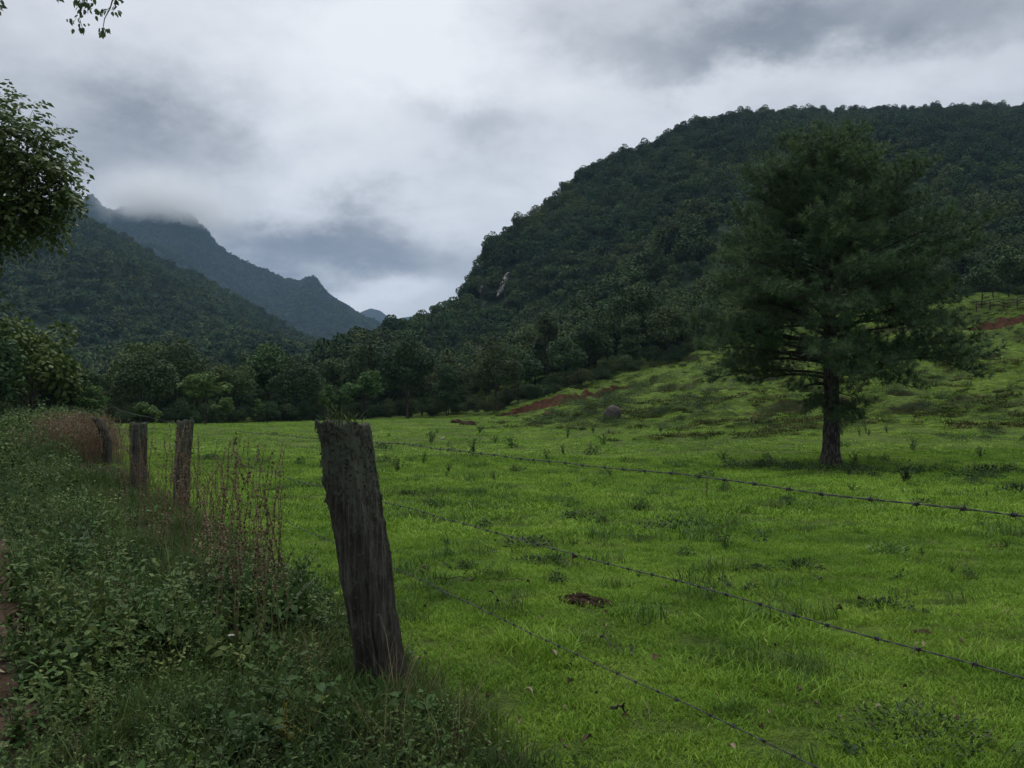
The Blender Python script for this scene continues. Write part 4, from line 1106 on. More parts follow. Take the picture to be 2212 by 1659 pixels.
def slope_tussocks():
    rng = np.random.default_rng(441); n = 11500
    x, y, px = field_points(rng, n, 44, 150, 1000, 2500, 1.5)
    u = x / y; sl = _look(_slope0, u, y)
    f = fbm(x / 4.5, y / 1.6, 97, 4) + .5 * fbm(x / 14, y / 8, 98, 2)
    ok = (y < edge_depth(px)) & (rng.random(n) < sstep(.012, .07, sl)) & (f > .015 + .11 * rng.random(n)) & ~near_scar(px, y, x)
    x, y = x[ok], y[ok]; n = len(x); s = rng.uniform(.5, 1.25, n)
    tag(hang('slope_tussocks', np.stack([x, y, H(x, y) - .02], -1), np.stack([rng.normal(size=n) * .15, rng.normal(size=n) * .15, rng.uniform(0, 6.28, n)], -1), np.stack([s * 1.3, s * 1.3, s * .8], -1), rng.integers(0, 3, n),
             [grass_patch_dark(451 + k) for k in range(3)]), 'dark coarse grass lining the cattle tracks of the slope')
def grass_patch_dark(seed):
    me = grass_patch(seed, .38, 80, .14, .42, .036, .7, .6); me.materials[0] = M_coarse; return me
M_coarse = leaf_mat('coarse_slope_grass', [(0, (.03, .042, .012)), (.5, (.06, .078, .02)), (1, (.12, .115, .04))], patch=.3, pscale=.3, rough=.8, spec=.05, trans=.15)
slope_tussocks()

# ------------------------------------------------------------------ herbs of the verge
def herb(seed, h, pairs, leaf, stems, aspect=1.0, spread=.5, mat=None, aform='pair', stemr=.0022):
    rng = np.random.default_rng(seed); gg = Geo(); sg = Geo()
    for q in range(stems):
        a = rng.uniform(0, 6.283); out = np.array([math.cos(a), math.sin(a), 0])
        hh = h * rng.uniform(.6, 1.1)
        p0 = out * .02 * rng.random(); p1 = p0 + out * hh * spread * rng.uniform(.2, 1.0) + np.array([0, 0, hh])
        C = curve(p0 - np.array([0, 0, .03]), p1, out * -.12 * hh, 8, .008, rng)
        tube(sg, C, np.linspace(stemr, stemr * .5, 8), 4, rng.random())
        m = max(2, int(pairs * rng.uniform(.8, 1.2)))
        t = np.linspace(.16, 1, m); i = np.minimum((t * 7).astype(int), 6); f = (t * 7 - i)[:, None]
        B = C[i] * (1 - f) + C[i + 1] * f; T = unit(C[i + 1] - C[i])
        ph = rng.uniform(0, 6.28) + np.arange(m) * 1.571 + rng.normal(size=m) * .3
        ref = unit(np.cross(T, np.array([1.0, .3, 0]))); r2 = np.cross(T, ref)
        for sgn in ((0, math.pi) if aform == 'pair' else (0,)):
            d = np.cos(ph + sgn)[:, None] * ref + np.sin(ph + sgn)[:, None] * r2
            dr = unit(d + T * (.15 + .7 * t[:, None] ** 2) + np.array([0, 0, -.25]) * (1 - t[:, None]) + rng.normal(size=(m, 3)) * .12)
            nr = unit(T * .8 + np.array([0, 0, .9]) + rng.normal(size=(m, 3)) * .25)
            s = leaf * (1.0 - .55 * t ** 2.5) * rng.uniform(.7, 1.2, m)
            stamp(gg, LEAF_TV * np.array([1, aspect, 1]), LEAF_TF, B, frames(dr, nr), s, rng.uniform(0, 1, m) * .7 + .3 * rng.random())
    V = np.concatenate(gg.V + sg.V); n1 = gg.n
    F3 = [f for f in gg.F if f.shape[1] == 3] + [f + n1 for f in sg.F if f.shape[1] == 3]
    F4 = [f for f in gg.F if f.shape[1] == 4] + [f + n1 for f in sg.F if f.shape[1] == 4]
    fm = np.concatenate([np.full(len(f), 0 if f.min() < n1 else 1) for f in F3 + F4])
    return make_mesh('herb', V, [np.concatenate(F3), np.concatenate(F4)], [mat or M_herb, M_green_stem], {'v': np.concatenate(gg.A + sg.A)}, False, fm)
HERBS = [herb(501, .38, 7, .072, 4, .95), herb(502, .30, 8, .050, 6, .8), herb(503, .44, 8, .066, 4, .85), herb(504, .25, 5, .082, 4, 1.1, .9),
         herb(505, .34, 12, .034, 6, .7, .6), herb(506, .20, 5, .040, 7, 1.2, 1.2)]
def verge(name, n, s0, s1, t0, t1, seed, sc0, sc1, label, protos=HERBS, edge=.12, bare=.0, clear=False, rise=None):
    rng = np.random.default_rng(seed)
    s = rng.uniform(s0, s1, n); t0s = t0 + road_edge(s) + 1.78 + .12 * fbm(s * 1.7, s * 0, seed + 9, 2) * 3; t = t0s + (t1 - t0s) * rng.random(n)
    e = t1 - edge * 3 * (rng.random(n) ** 2) + .35 * fbm(s * 1.2, s * 0, seed, 3) * 2
    ok = t < e
    x, y = from_ts(t, s)
    ok &= np.hypot(x, y) > 1.9
    if clear: ok &= ~((s < .9) & (t > -.78 - .25 * rng.random(n)) & (rng.random(n) < .93))
    ok &= fbm(x / .7, y / .7, seed + 2, 3) > (-.5 + bare)
    x, y, s, t = x[ok], y[ok], s[ok], t[ok]; n = len(x)
    sc = rng.uniform(sc0, sc1, n) * np.clip(1 + 1.7 * fbm(x / .9, y / .9, seed + 4, 3), .45, 1.8)
    if rise is not None: sc = sc * rise(s, t)
    sel = ((vnoise(x / .6, y / .6, seed + 6) * .75 + rng.random(n) * .4) * len(protos)).astype(int) % len(protos)
    return tag(hang(name, np.stack([x, y, H(x, y)], -1), np.stack([rng.normal(size=n) * .14, rng.normal(size=n) * .14, rng.uniform(0, 6.28, n)], -1), sc, sel, protos), label)
verge('verge_herbs', 2700, -3.2, 9, -1.80, .12, 511, .65, 1.15, 'dense dark leafy herbs covering the verge left of the near post', bare=.34, clear=True, rise=lambda s, t: 1 - .5 * sstep(3.0, 5.5, s) * sstep(-1.3, -.8, t))
verge('far_verge_herbs', 4200, 8.5, 60, -2.15, .05, 512, 1.0, 1.6, 'taller leafy herbs along the road farther down the fence', bare=.08, rise=lambda s, t: (.85 + 1.1 * sstep(12, 24, s)) * (1 - .74 * sstep(-1.5, -.9, t) * sstep(30, 20, s)))
GV = [grass_patch(441 + k, .17, 120, .05, .13, .0048, .6, .6) for k in range(3)]
M_vgrass = leaf_mat('verge_grass_blades', [(0, (.022, .042, .010)), (.5, (.045, .082, .016)), (1, (.09, .125, .03))], patch=.3, pscale=1.5, rough=.6, spec=.12, trans=.25)
for me in GV: me.materials[0] = M_vgrass
verge('verge_grass', 2300, -3.0, 10, -1.4, .2, 513, .8, 1.3, 'thin grass between the verge herbs', protos=GV, bare=.38)
LOW = [herb(521, .10, 3, .040, 6, 1.2, 1.6), herb(522, .08, 3, .030, 8, 1.2, 2.0), herb(523, .12, 4, .034, 6, .8, 1.4)]
verge('creeping_herbs', 2500, -3.4, 3, -.95, .30, 514, .8, 1.5, 'low creeping leaves mixed with grass around the foot of the near post', protos=LOW, bare=.34, edge=.3)

GL = [grass_patch(446 + k, .10, 34, .22, .50, .006, .45, .55) for k in range(3)]
for me in GL: me.materials[0] = M_vgrass
verge('verge_long_grass', 700, -2.8, 14, -1.55, .2, 515, .6, 1.05, 'long arching grass blades rising between the verge herbs', protos=GL, bare=.46, clear=True)
rng = np.random.default_rng(525)
BL = [herb(526 + k, .34, 5, .10 + .02 * k, 2, [.9, 1.1, .6][k], .4, [M_herb, M_brightweed, M_weed][k]) for k in range(3)]
for k in range(26):
    t = rng.uniform(-1.5, -.15); s_ = rng.uniform(-2.6, 8); x, y = from_ts(t, s_)
    if s_ < .6 and t > -.7: continue
    o = obj('verge_weed', BL[k % 3], None, (x, y, Hs(x, y))); o.scale = (rng.uniform(.8, 1.3),) * 3; o.rotation_euler = (rng.normal() * .1, rng.normal() * .1, rng.uniform(0, 6.28))
    tag(o, 'larger leaved weed rising from the dark herbs of the verge', 'weed', 'larger leaved weeds in the verge')
rng = np.random.default_rng(527); n = 420
t = rng.uniform(-1.6, .1, n); s_ = rng.uniform(-2.5, 12, n); x, y = from_ts(t, s_); ok = fbm(x / .8, y / .8, 528, 3) > .06; x, y = x[ok], y[ok]; n = len(x)
DRY = [grass_patch(529 + k, .05, 7, .18, .5, .0035, .35, .4) for k in range(3)]
for me in DRY: me.materials[0] = M_straw
tag(hang('dry_grass', np.stack([x, y, H(x, y)], -1), np.stack([rng.normal(size=n) * .2, rng.normal(size=n) * .2, rng.uniform(0, 6.28, n)], -1), rng.uniform(.6, 1.1, n), rng.integers(0, 3, n), DRY), 'wisps of dry grass among the verge herbs')

TU = [grass_patch(461 + k, .16, 90, .06, .16, .006, .7, .6) for k in range(3)]
M_tuft = leaf_mat('darker_pasture_tufts', [(0, (.034, .070, .013)), (.5, (.062, .118, .02)), (1, (.11, .17, .034))], patch=.3, pscale=1, rough=.6, spec=.12, trans=.25)
for me in TU: me.materials[0] = M_tuft
ROS = [herb(465 + k, .07, 3, .045, 6, 1.1, 1.7, M_weed) for k in range(2)]
STR = [grass_patch(467 + k, .12, 6, .05, .12, .005, 2.0, .6) for k in range(2)]
for me in STR: me.materials[0] = M_straw
rng = np.random.default_rng(471); n = 4300
x, y, px = field_points(rng, n, 2.6, 34, -300, 2700, 1.35); t, s_ = fence_ts(x, y)
ok = (t > .1) & (fbm(x / 1.5, y / 1.5, 472, 3) + .25 * fbm(x / .4, y / .4, 473, 2) > .07); kind = rng.choice(7, n, p=[.16, .16, .16, .14, .14, .12, .12])
ok |= (t > -.3) & (kind > 4) & (rng.random(n) < .6)
for mx, my in [(1250, 1296), (1292, 1303), (1994, 1368), (2150, 1180)]:
    g0 = on_ground(mx, my); ok &= np.hypot(x - g0.x, (y - g0.y) * .6) > .34
x, y, kind = x[ok], y[ok], kind[ok]; n = len(x)
tag(hang('pasture_tufts', np.stack([x, y, H(x, y)], -1), np.stack([rng.normal(size=n) * .15, rng.normal(size=n) * .15, rng.uniform(0, 6.28, n)], -1), rng.uniform(.6, 1.3, n) * (1 + .02 * y), kind, TU + ROS + STR), 'darker grass tufts, flat rosettes and dry blades dotted over the pasture')

# litter on the road and under the herbs
def litter_piece(seed, mat):
    rng = np.random.default_rng(seed); gg = Geo()
    stamp(gg, LEAF_TV * np.array([1, 1.1, 2.2]), LEAF_TF, np.zeros((1, 3)), frames(np.array([[1, 0, 0.]]), np.array([[0, 0, 1.]])), np.array([1.0]), rng.random(1))
    return gg.mesh('dead_leaf', [mat])
LIT = [litter_piece(1, M_dead_dark), litter_piece(2, M_dead_dark), litter_piece(3, M_dead_pale), litter_piece(4, M_dead_dark)]
rng = np.random.default_rng(531); n = 5200
s = rng.uniform(-4, 26, n); t = rng.uniform(-4.6, .1, n); t = np.where(rng.random(n) < .3, rng.uniform(-1.8, .3, n), t); x, y = from_ts(t, s)
lift_ = np.where(t < -1.75, .07, .035)
sel = np.where(rng.random(n) < .16, 2, rng.integers(0, 2, n))
tag(hang('leaf_litter', np.stack([x, y, H(x, y) + lift_], -1), np.stack([rng.normal(size=n) * .4, rng.normal(size=n) * .4, rng.uniform(0, 6.28, n)], -1), rng.uniform(.035, .10, n), sel, LIT), 'dead leaves littering the road and the verge soil')

# ------------------------------------------------------------------ dry seed stalks
def stalk(seed, h, branches=0, bend=.08, dense=1.0):
    rng = np.random.default_rng(seed); sg = Geo(); hg = Geo()
    a = rng.uniform(0, 6.28); d = np.array([math.cos(a), math.sin(a), 0])
    C = curve((0, 0, -.05), d * bend * h * rng.uniform(.3, 1.4) + np.array([0, 0, h]), -d * bend * .5 * h, 14, .008, rng)
    lines = [(C, .0042, .42)]
    for q in range(branches):
        i = int(rng.integers(5, 10)); aa = rng.uniform(0, 6.28); l = h * rng.uniform(.22, .4)
        e = np.array([math.cos(aa) * .35, math.sin(aa) * .35, 1.0]) * l
        lines.append((curve(C[i], C[i] + e, (math.cos(aa) * .03, math.sin(aa) * .03, 0), 9, .004, rng), .002, .25))
    for P, r, st in lines:
        tube(sg, P, np.linspace(r, r * .4, len(P)), 5, rng.random())
        L = np.linalg.norm(np.diff(P, axis=0), axis=1).sum(); m = int(L * (1 - st) / .030 * dense)
        t = np.linspace(st, 1, max(m, 3)); f = t * (len(P) - 1.001); i = f.astype(int); f = (f - i)[:, None]
        B = P[i] * (1 - f) + P[i + 1] * f; keep = rng.random(len(t)) < .86; B = B[keep]; t = t[keep]
        size = (.020 - .008 * (t - st) / (1 - st)) * rng.uniform(.75, 1.3, len(t))
        for k in range(6):
            an = k * 1.047 + rng.uniform(0, 6.28, len(B))
            dr = unit(np.stack([np.cos(an), np.sin(an), rng.normal(size=len(B)) * .45], -1))
            stamp(hg, np.array([[.15, .35, .0], [.15, -.35, .0], [1, -.28, .25], [1, .28, .25], [.6, 0, -.35]]), [np.array([[0, 1, 4]]), np.array([[0, 3, 2, 1]])], B, frames(dr, np.tile([[0, 0, 1.]], (len(B), 1))), size, rng.random(len(B)))
    return sg.mesh('stem', [M_stem], True), hg.mesh('seed_heads', [M_seed])
SV = [stalk(601, 1.25, 0), stalk(602, 1.05, 1), stalk(603, 1.4, 0, .14), stalk(604, 1.15, 2), stalk(605, .95, 0, .05), stalk(606, 1.3, 1, .2), stalk(607, 1.1, 0, .3)]
rng = np.random.default_rng(611)
def put_stalk(px, top_py, depth, k, label, rz=None, lean=0.0):
    p = at(px, 900, depth); z = Hs(p.x, p.y)
    h = EYE + (HORIZON - top_py) / FPX * depth - z
    hv = [1.25, 1.05, 1.4, 1.15, .95, 1.3, 1.1][k]
    st, sh = SV[k]
    o = obj('seed_stalk', st, None, (p.x, p.y, z)); o.scale = (h / hv,) * 3 if h / hv < 1.1 else (1.0, 1.0, h / hv)
    o.rotation_euler = (rng.normal() * .04, lean + rng.normal() * .03, rng.uniform(0, 6.28) if rz is None else rz)
    tag(o, label, 'dried weed', 'dry brown seed stalks along the fence')
    obj('seed_heads', sh, o)
put_stalk(552, 955, 6.8, 0, 'tall dry seed stalk standing nearest left of the near post over the middle wire')
put_stalk(626, 962, 7.2, 2, 'tall leaning dry seed stalk closest to the near post', lean=.12)
put_stalk(485, 985, 7.4, 3, 'branched dry seed stalk midway between the near post and the slim post', lean=.15)
put_stalk(440, 1010, 6.4, 5, 'arching dry seed stalk bending right beside the slim post', lean=.3)
GRP = 'brown seed stalk in the clump between the near post and the broad straight post'
for k in range(104):
    px = float(np.clip(rng.choice([rng.normal(590, 40), rng.normal(500, 60), rng.normal(340, 50), rng.normal(430, 60), rng.normal(270, 60)], p=[.15, .18, .30, .17, .20]), 185, 645))
    # keep them close to the fence line
    tt = rng.uniform(-.9, .15); ssv = None
    u = (px - CXP) / FPX
    # depth where this bearing crosses t = tt
    dep = ((FX0 + FDY * tt) * FDY - (FY0 - FDX * tt) * FDX - tt) / (u * FDY - FDX) if False else None
    a_, b_ = FX0 * FDY - FY0 * FDX, 0
    dep = (tt + a_) / (u * FDY - FDX)
    dep = float(np.clip(dep, 5.2, 17))
    top = 900 + abs(rng.normal()) * 70 + (40 if px > 420 else 5)
    put_stalk(px, min(top, 1120), dep, int(rng.integers(0, 7)), GRP, lean=rng.normal() * .05)
# the reddish thicket farther off
def thicket_piece(seed):
    rng = np.random.default_rng(seed); gg = Geo()
    for q in range(9):
        a = rng.uniform(0, 6.28); r = .22 * rng.random() ** .5; h = rng.uniform(.7, 1.15); p0 = np.array([r * math.cos(a), r * math.sin(a), -.05])
        p1 = p0 + np.array([rng.normal() * .10, rng.normal() * .10, h]); C = curve(p0, p1, rng.normal(size=3) * .03, 6)
        tube(gg, C, np.linspace(.004, .002, 6), 4, .2)
        m = int(h * 26); t = rng.uniform(.4, 1, m)[:, None]; B = p0 + (p1 - p0) * t
        nr = rnd_dirs(rng, m); stamp(gg, RH_TV * np.array([1, .8, 1]) - np.array([.5, 0, 0]), RH_TF, B, frames(rnd_dirs(rng, m), nr), rng.uniform(.018, .042, m), rng.random(m))
    return gg.mesh('dry_stalks', [M_seed])
TK = [thicket_piece(621 + k) for k in range(4)]
rng = np.random.default_rng(631); n = 620
s = rng.uniform(17, 44, n); t = rng.normal(-1.0, .55, n); ok = (t > -2.4) & (t < -.2); s, t = s[ok], t[ok]; x, y = from_ts(t, s); n = len(x)
tag(hang('dry_stalk_thicket', np.stack([x, y, H(x, y)], -1), np.stack([rng.normal(size=n) * .08, rng.normal(size=n) * .08, rng.uniform(0, 6.28, n)], -1), rng.uniform(.8, 1.2, n), rng.integers(0, 4, n), TK), 'reddish brown thicket of dry seed stalks along the far fence')

# ------------------------------------------------------------------ weeds standing in the pasture
def feathery(seed, h, r, n, leaf, mat, asp=.30):
    rng = np.random.default_rng(seed); gg = Geo()
    for q in range(n):
        a = rng.uniform(0, 6.28); d = np.array([math.cos(a), math.sin(a), 0]); hh = h * rng.uniform(.55, 1.05)
        C = curve(d * .03, d * r * rng.random() ** .7 + np.array([0, 0, hh]), -d * r * .15, 7, .01, rng)
        tube(gg, C, np.linspace(.006, .002, 7) * h / .8, 4, .1)
        m = int(16 + rng.integers(0, 10)); t = rng.uniform(.25, 1, m); f = t * 5.99; i = f.astype(int); B = C[i] + (C[i + 1] - C[i]) * (f - i)[:, None]
        dr = unit(rnd_dirs(rng, m) + np.array([0, 0, .7])); stamp(gg, RH_TV * np.array([1, asp, 1]), RH_TF, B, frames(dr, rnd_dirs(rng, m)), leaf * rng.uniform(.6, 1.2, m), rng.random(m))
    return gg.mesh('weed', [mat])
def clump(seed, h, r, n, leaf, mat, asp=.6):
    rng = np.random.default_rng(seed); gg = Geo()
    d = rnd_dirs(rng, n); d[:, 2] = np.abs(d[:, 2]); P = d * np.array([r, r, h]) * (rng.random(n) ** .4)[:, None] * (1 + .8 * fbm(d[:, 0] * 2 + seed, d[:, 1] * 2, 3, 2)[:, None])
    dr = unit(d + rnd_dirs(rng, n) * .8); nr = unit(d * .4 + [0, 0, .7] + rng.normal(size=(n, 3)) * .4)
    stamp(gg, LEAF_TV * np.array([1, asp, 1]), LEAF_TF, P, frames(dr, nr), leaf * rng.uniform(.5, 1.2, n), rng.random(n))
    return gg.mesh('weed', [mat])
def tussock(seed, h, r, n, w, mat):
    rng = np.random.default_rng(seed)
    me = grass_patch(seed, r, n, h * .5, h, w, .75, .7); me.materials[0] = mat
    return me
WD = {'feathery': [feathery(701, .75, .42, 13, .09, M_weed), feathery(702, .55, .36, 11, .08, M_weed), feathery(703, .9, .40, 11, .10, M_weed)],
      'clump': [clump(711, .26, .30, 320, .07, M_weed), clump(712, .18, .34, 300, .07, M_weed), clump(713, .34, .24, 320, .07, M_weed)],
      'dark': [clump(721, .30, .42, 700, .05, M_forest), clump(722, .22, .5, 700, .05, M_forest)],
      'bright': [clump(731, .30, .42, 420, .075, M_brightweed, .9)],
      'tussock': [tussock(741, .30, .30, 260, .008, M_grass), tussock(742, .24, .42, 300, .008, M_grass)],
      'drooping': [herb(751, .60, 9, .17, 1, .35, .05, M_weed, 'alt', .006)],
      'spindly': [herb(761, .7, 5, .05, 1, .5, .1, M_stem, 'alt', .005), feathery(762, .55, .10, 3, .05, M_stem)]}
WH = {'feathery': (.75, .55, .9), 'clump': (.26, .18, .34), 'dark': (.3, .22), 'bright': (.3,), 'tussock': (.22, .18), 'drooping': (.6,), 'spindly': (.7, .55)}
CATS = {'feathery': ('feathery_weed', 'weed'), 'clump': ('pasture_weed', 'weed'), 'dark': ('dark_shrub', 'shrub'), 'bright': ('leafy_shrub', 'shrub'), 'tussock': ('grass_tussock', 'tussock'), 'drooping': ('drooping_weed', 'weed'), 'spindly': ('spindly_weed', 'weed')}
def weed(kind, px, py, hpx, label, group=None, k=0, wide=1.0, rng=np.random.default_rng(700)):
    p = on_ground(px, py, 2.0, 160); k %= len(WD[kind])
    h = hpx * 1.08 / FPX * p.y; s = h / WH[kind][k]
    o = obj(CATS[kind][0], WD[kind][k], None, (p.x, p.y, p.z - .02 * s)); o.scale = (s * wide, s * wide, s); o.rotation_euler = (0, 0, rng.uniform(0, 6.28))
    return tag(o, label, CATS[kind][1], group)
for a in [('feathery', 1022, 985, 42, 'fine feathery weed in the pasture right of the drooping leaved plant'),
          ('drooping', 972, 992, 46, 'single stemmed weed with long drooping leaves, first right of the near post'),
          ('feathery', 930, 960, 30, 'pale fine weed behind the drooping leaved plant', None, 1),
          ('feathery', 860, 1022, 34, 'small fine weed just right of the near post above the middle wire', None, 1),
          ('clump', 1275, 984, 20, 'small dark round weed right of the feathery weeds above the topmost wire', None, 2),
          ('feathery', 1218, 985, 26, 'wispy weed left of the small dark round weed', None, 2),
          ('feathery', 1105, 968, 26, 'wispy weed far behind the topmost wire in mid pasture', None, 1),
          ('dark', 1470, 1148, 26, 'wide low dark weed patch in the pasture under the topmost wire', None, 1, 1.5),
          ('dark', 1392, 1170, 14, 'smaller dark weed patch left of the wide low one', None, 0),
          ('feathery', 1566, 1190, 44, 'reddish stemmed fine weed right of the wide dark weed patch', None, 1, .7),
          ('bright', 1922, 1198, 30, 'bright green leafy shrublet alone below the pine between two wires'),
          ('clump', 1388, 1102, 22, 'yellow green small leafy weed under the topmost wire', None, 2),
          ('clump', 1205, 1262, 28, 'dark leafy weed beside the brown soil mound', None, 2),
          ('clump', 1008, 1228, 18, 'small dark weed right of the near post, level with the lowest wire', None, 0),
          ('feathery', 1958, 1048, 52, 'tall grassy weed under the right side of the pine', None, 0, 1.4),
          ('feathery', 1848, 1000, 26, 'small fine weed touching the right side of the pine trunk', None, 1),
          ('tussock', 1165, 1405, 60, 'large dark coarse grass tussock crossed by the lowest wire', None, 0, 1.1),
          ('tussock', 1640, 1368, 46, 'coarse grass tussock just under the middle wire', None, 1, 1.2),
          ('tussock', 1555, 1455, 40, 'dark bluish tussock between the lowest and the middle wire', None, 1, 1.2),
          ('tussock', 1730, 1500, 44, 'low dark tussock right of the bluish tussock', None, 0, 1.3),
          ('dark', 1985, 1590, 52, 'dark patch of weeds near the bottom right corner', None, 1, 1.3),
          ('tussock', 2150, 1440, 40, 'dark tussock below the middle wire at the right edge', None, 1, 1.2),
          ('spindly', 1738, 1405, 92, 'thin brown seed stem standing in front of the middle wire'),
          ('spindly', 1526, 1075, 52, 'thin dead stem rising behind the topmost wire left of the pine', None, 1),
          ('spindly', 2022, 1110, 62, 'thin dark upright stem behind the topmost wire right of the pine'),
          ('spindly', 1408, 1300, 60, 'reddish thin stem right of the brown soil mound'),
          ('drooping', 565, 1068, 84, 'green willow leaved plant among the dry stalks near the fence'),
          ('drooping', 650, 1052, 56, 'small drooping leaved plant just left of the near post')]: weed(*a)
rng = np.random.default_rng(771)
for k in range(26):      # the dark row under the pine
    px = rng.uniform(1560, 2230); weed('dark' if rng.random() < .6 else 'clump', px, 1012 + rng.normal() * 5 + (px - 1560) * .035, rng.uniform(10, 22), 'low dark weed in the shaded row beside the pine trunk', 'weeds in the shade of the pine', int(rng.integers(0, 3)), rng.uniform(1.1, 1.9))
for k in range(60):
    px = rng.uniform(440, 2240); py = 935 + 110 * rng.random() ** 1.4
    if px < 560 and py > 1000: continue
    kd = rng.choice(['feathery', 'clump', 'feathery', 'spindly'], p=[.35, .4, .15, .1])
    weed(kd, px, py, rng.uniform(9, 24) * (1 + (py - 935) / 160) * (.55 if kd == 'clump' else 1), 'small weed scattered in the middle pasture behind the topmost wire', 'weeds scattered in the middle pasture', int(rng.integers(0, 3)), rng.uniform(.8, 1.2))
for k in range(34):
    px = rng.uniform(860, 2230); py = rng.uniform(1050, 1330)
    weed('clump' if rng.random() < .7 else 'feathery', px, py, rng.uniform(10, 24), 'small low weed in the near pasture between the wires', 'weeds in the near pasture', int(rng.integers(0, 3)), rng.uniform(.9, 1.5))
for k in range(210):
    px = rng.uniform(1130, 2230); lo = np.interp(px, [1100, 1500, 1800, 2212], [905, 800, 735, 700]); hi = np.interp(px, [1100, 1500, 1800, 2212], [915, 930, 950, 960])
    weed('dark', px, rng.uniform(lo, hi), rng.uniform(4, 13), 'dark scrubby tuft on the rough grassy slope', 'scrubby tufts on the slope', int(rng.integers(0, 2)), rng.uniform(.9, 1.6))

# ------------------------------------------------------------------ plants singled out in the verge
def verge_plant(name, me, px, py, h, hv, label, cat='plant'):
    p = on_ground(px, py, 1.5, 40); o = obj(name, me, None, (p.x, p.y, p.z)); s = h / hv; o.scale = (s, s, s); o.rotation_euler = (0, 0, px * .13 % 6.28)
    return tag(o, label, cat)
BROAD = herb(801, .40, 6, .15, 2, .95, .25, M_herb)
verge_plant('broadleaf_plant', BROAD, 358, 1330, .50, .40, 'tall broad leaved plant standing in the verge below the slim post')
verge_plant('broadleaf_plant', herb(802, .30, 4, .14, 2, 1.1, .5, M_brightweed), 470, 1445, .32, .30, 'bright green broad leaves in the middle of the verge')
verge_plant('broadleaf_plant', herb(803, .28, 4, .13, 3, .8, .6, M_herb), 690, 1648, .26, .28, 'broad pale leaves at the bottom edge left of the near post')
verge_plant('yellow_weed', herb(804, .26, 9, .035, 9, .9, .8, M_yellow), 622, 1640, .24, .26, 'yellowing small leaved weed near the bottom left of the near post')
verge_plant('fern', feathery(805, .3, .32, 9, .07, M_brightweed, .3), 345, 1370, .22, .3, 'small yellow green fern beside the dark hollow in the verge')
verge_plant('light_green_weed', herb(806, .22, 8, .05, 2, .8, .25, M_brightweed), 888, 1448, .20, .22, 'light green weed growing at the right foot of the near post')
verge_plant('dry_grass_clump', tussock(807, .42, .06, 26, .004, M_straw), 225, 1410, .55, .36, 'pale dry grass stems leaning right in the verge', 'grass')
tt_ = obj('grass_tuft', tussock(808, .17, .11, 70, .004, M_vgrass), None, (P1[0] - .225, P1[1] - .02, P1z + 1.425)); tag(tt_, 'thin grass tuft growing on top of the near post', 'grass')

# ------------------------------------------------------------------ stones, soil, sticks, fallen leaves
def lump(seed, w, d, h, n=26, rough=.35, half=False):
    th = np.linspace(0, 2 * np.pi, n, endpoint=False); ph = np.linspace(0 if half else -np.pi / 2, np.pi / 2, n // 2)
    Pn, T = np.meshgrid(ph, th, indexing='ij')
    x, y, z = np.cos(Pn) * np.cos(T), np.cos(Pn) * np.sin(T), np.sin(Pn)
    r = 1 + rough * (fbm(x * 1.7 + z * 2.3 + seed, y * 1.7 - z * 1.9, seed, 4) * 2) * (1 if not half else .7)
    V = np.stack([x * r * w / 2, y * r * d / 2, z * r * h / (1 if half else 2)], -1).reshape(-1, 3)
    m = n // 2; i = np.arange(m - 1)[:, None] * n; j = np.arange(n)[None]; j2 = (j + 1) % n
    F = np.stack([i + j, i + j2, i + n + j2, i + n + j], -1).reshape(-1, 4)
    return V, F
def stone(name, px, py, wpx, hpx, m, label, seed, cat, half=False, sink=.25, rough=.35, dep=1.0):
    p = on_ground(px, py, 2, 160); w = wpx / FPX * p.y; h = hpx / FPX * p.y
    V, F = lump(seed, w, w * dep, h, 30, rough, half)
    o = obj(name, make_mesh(name, V, [F], [m], smooth=True), None, (p.x, p.y, p.z + (h * (.5 - sink) if not half else -.01)))
    if cat == 'soil mound' and wpx > 60 or name == 'soil_mound' and px in (1250, 1292):
        rg = np.random.default_rng(seed + 50); gg = Geo(); lv, lf = lump(7, 1, 1, 1, 8, .4); m_ = 150
        r_ = w * .5 * rg.random(m_) ** .7 * 1.25; a_ = rg.uniform(0, 6.28, m_); zc = h * .9 * np.clip(1 - (r_ / (w * .52)) ** 2, 0, 1) + .012
        stamp(gg, lv, [lf], np.stack([r_ * np.cos(a_), r_ * np.sin(a_) * dep, zc], -1), frames(rnd_dirs(rg, m_), rnd_dirs(rg, m_)), rg.uniform(.008, .030, m_), rg.random(m_))
        obj('soil_crumbs', gg.mesh('soil_crumbs', [m]), o)
    return tag(o, label, cat)
stone('boulder', 1325, 905, 36, 32, M_rock, 'large dark rounded boulder on the lower slope right of the red scar', 901, 'boulder', sink=.12)
stone('stone', 955, 950, 12, 7, M_stone, 'small pale stone in the pasture behind the drooping leaved weed', 902, 'stone')
stone('stone', 343, 1402, 34, 26, M_stone, 'pale flat stone in the verge, lower of the two', 903, 'stone', sink=.1)
stone('stone', 308, 1362, 30, 24, M_stone, 'brownish stone in the verge above the pale flat one', 904, 'stone', sink=.1)
stone('soil_mound', 1250, 1298, 84, 13, M_brownsoil, 'fresh brown soil mound in the grass below the middle wire', 905, 'soil mound', True, rough=.95, dep=1.3)
stone('soil_mound', 1292, 1304, 52, 9, M_brownsoil, 'smaller lobe of loose brown soil at the right end of the mound', 906, 'soil mound', True, rough=.95, dep=1.3)
stone('soil_mound', 1994, 1368, 56, 9, M_brownsoil, 'flat bare soil spot under the middle wire at the right', 907, 'soil mound', True)
stone('soil_mound', 2150, 1180, 48, 7, M_brownsoil, 'dark flat soil spot under the topmost wire at the right edge', 908, 'soil mound', True)
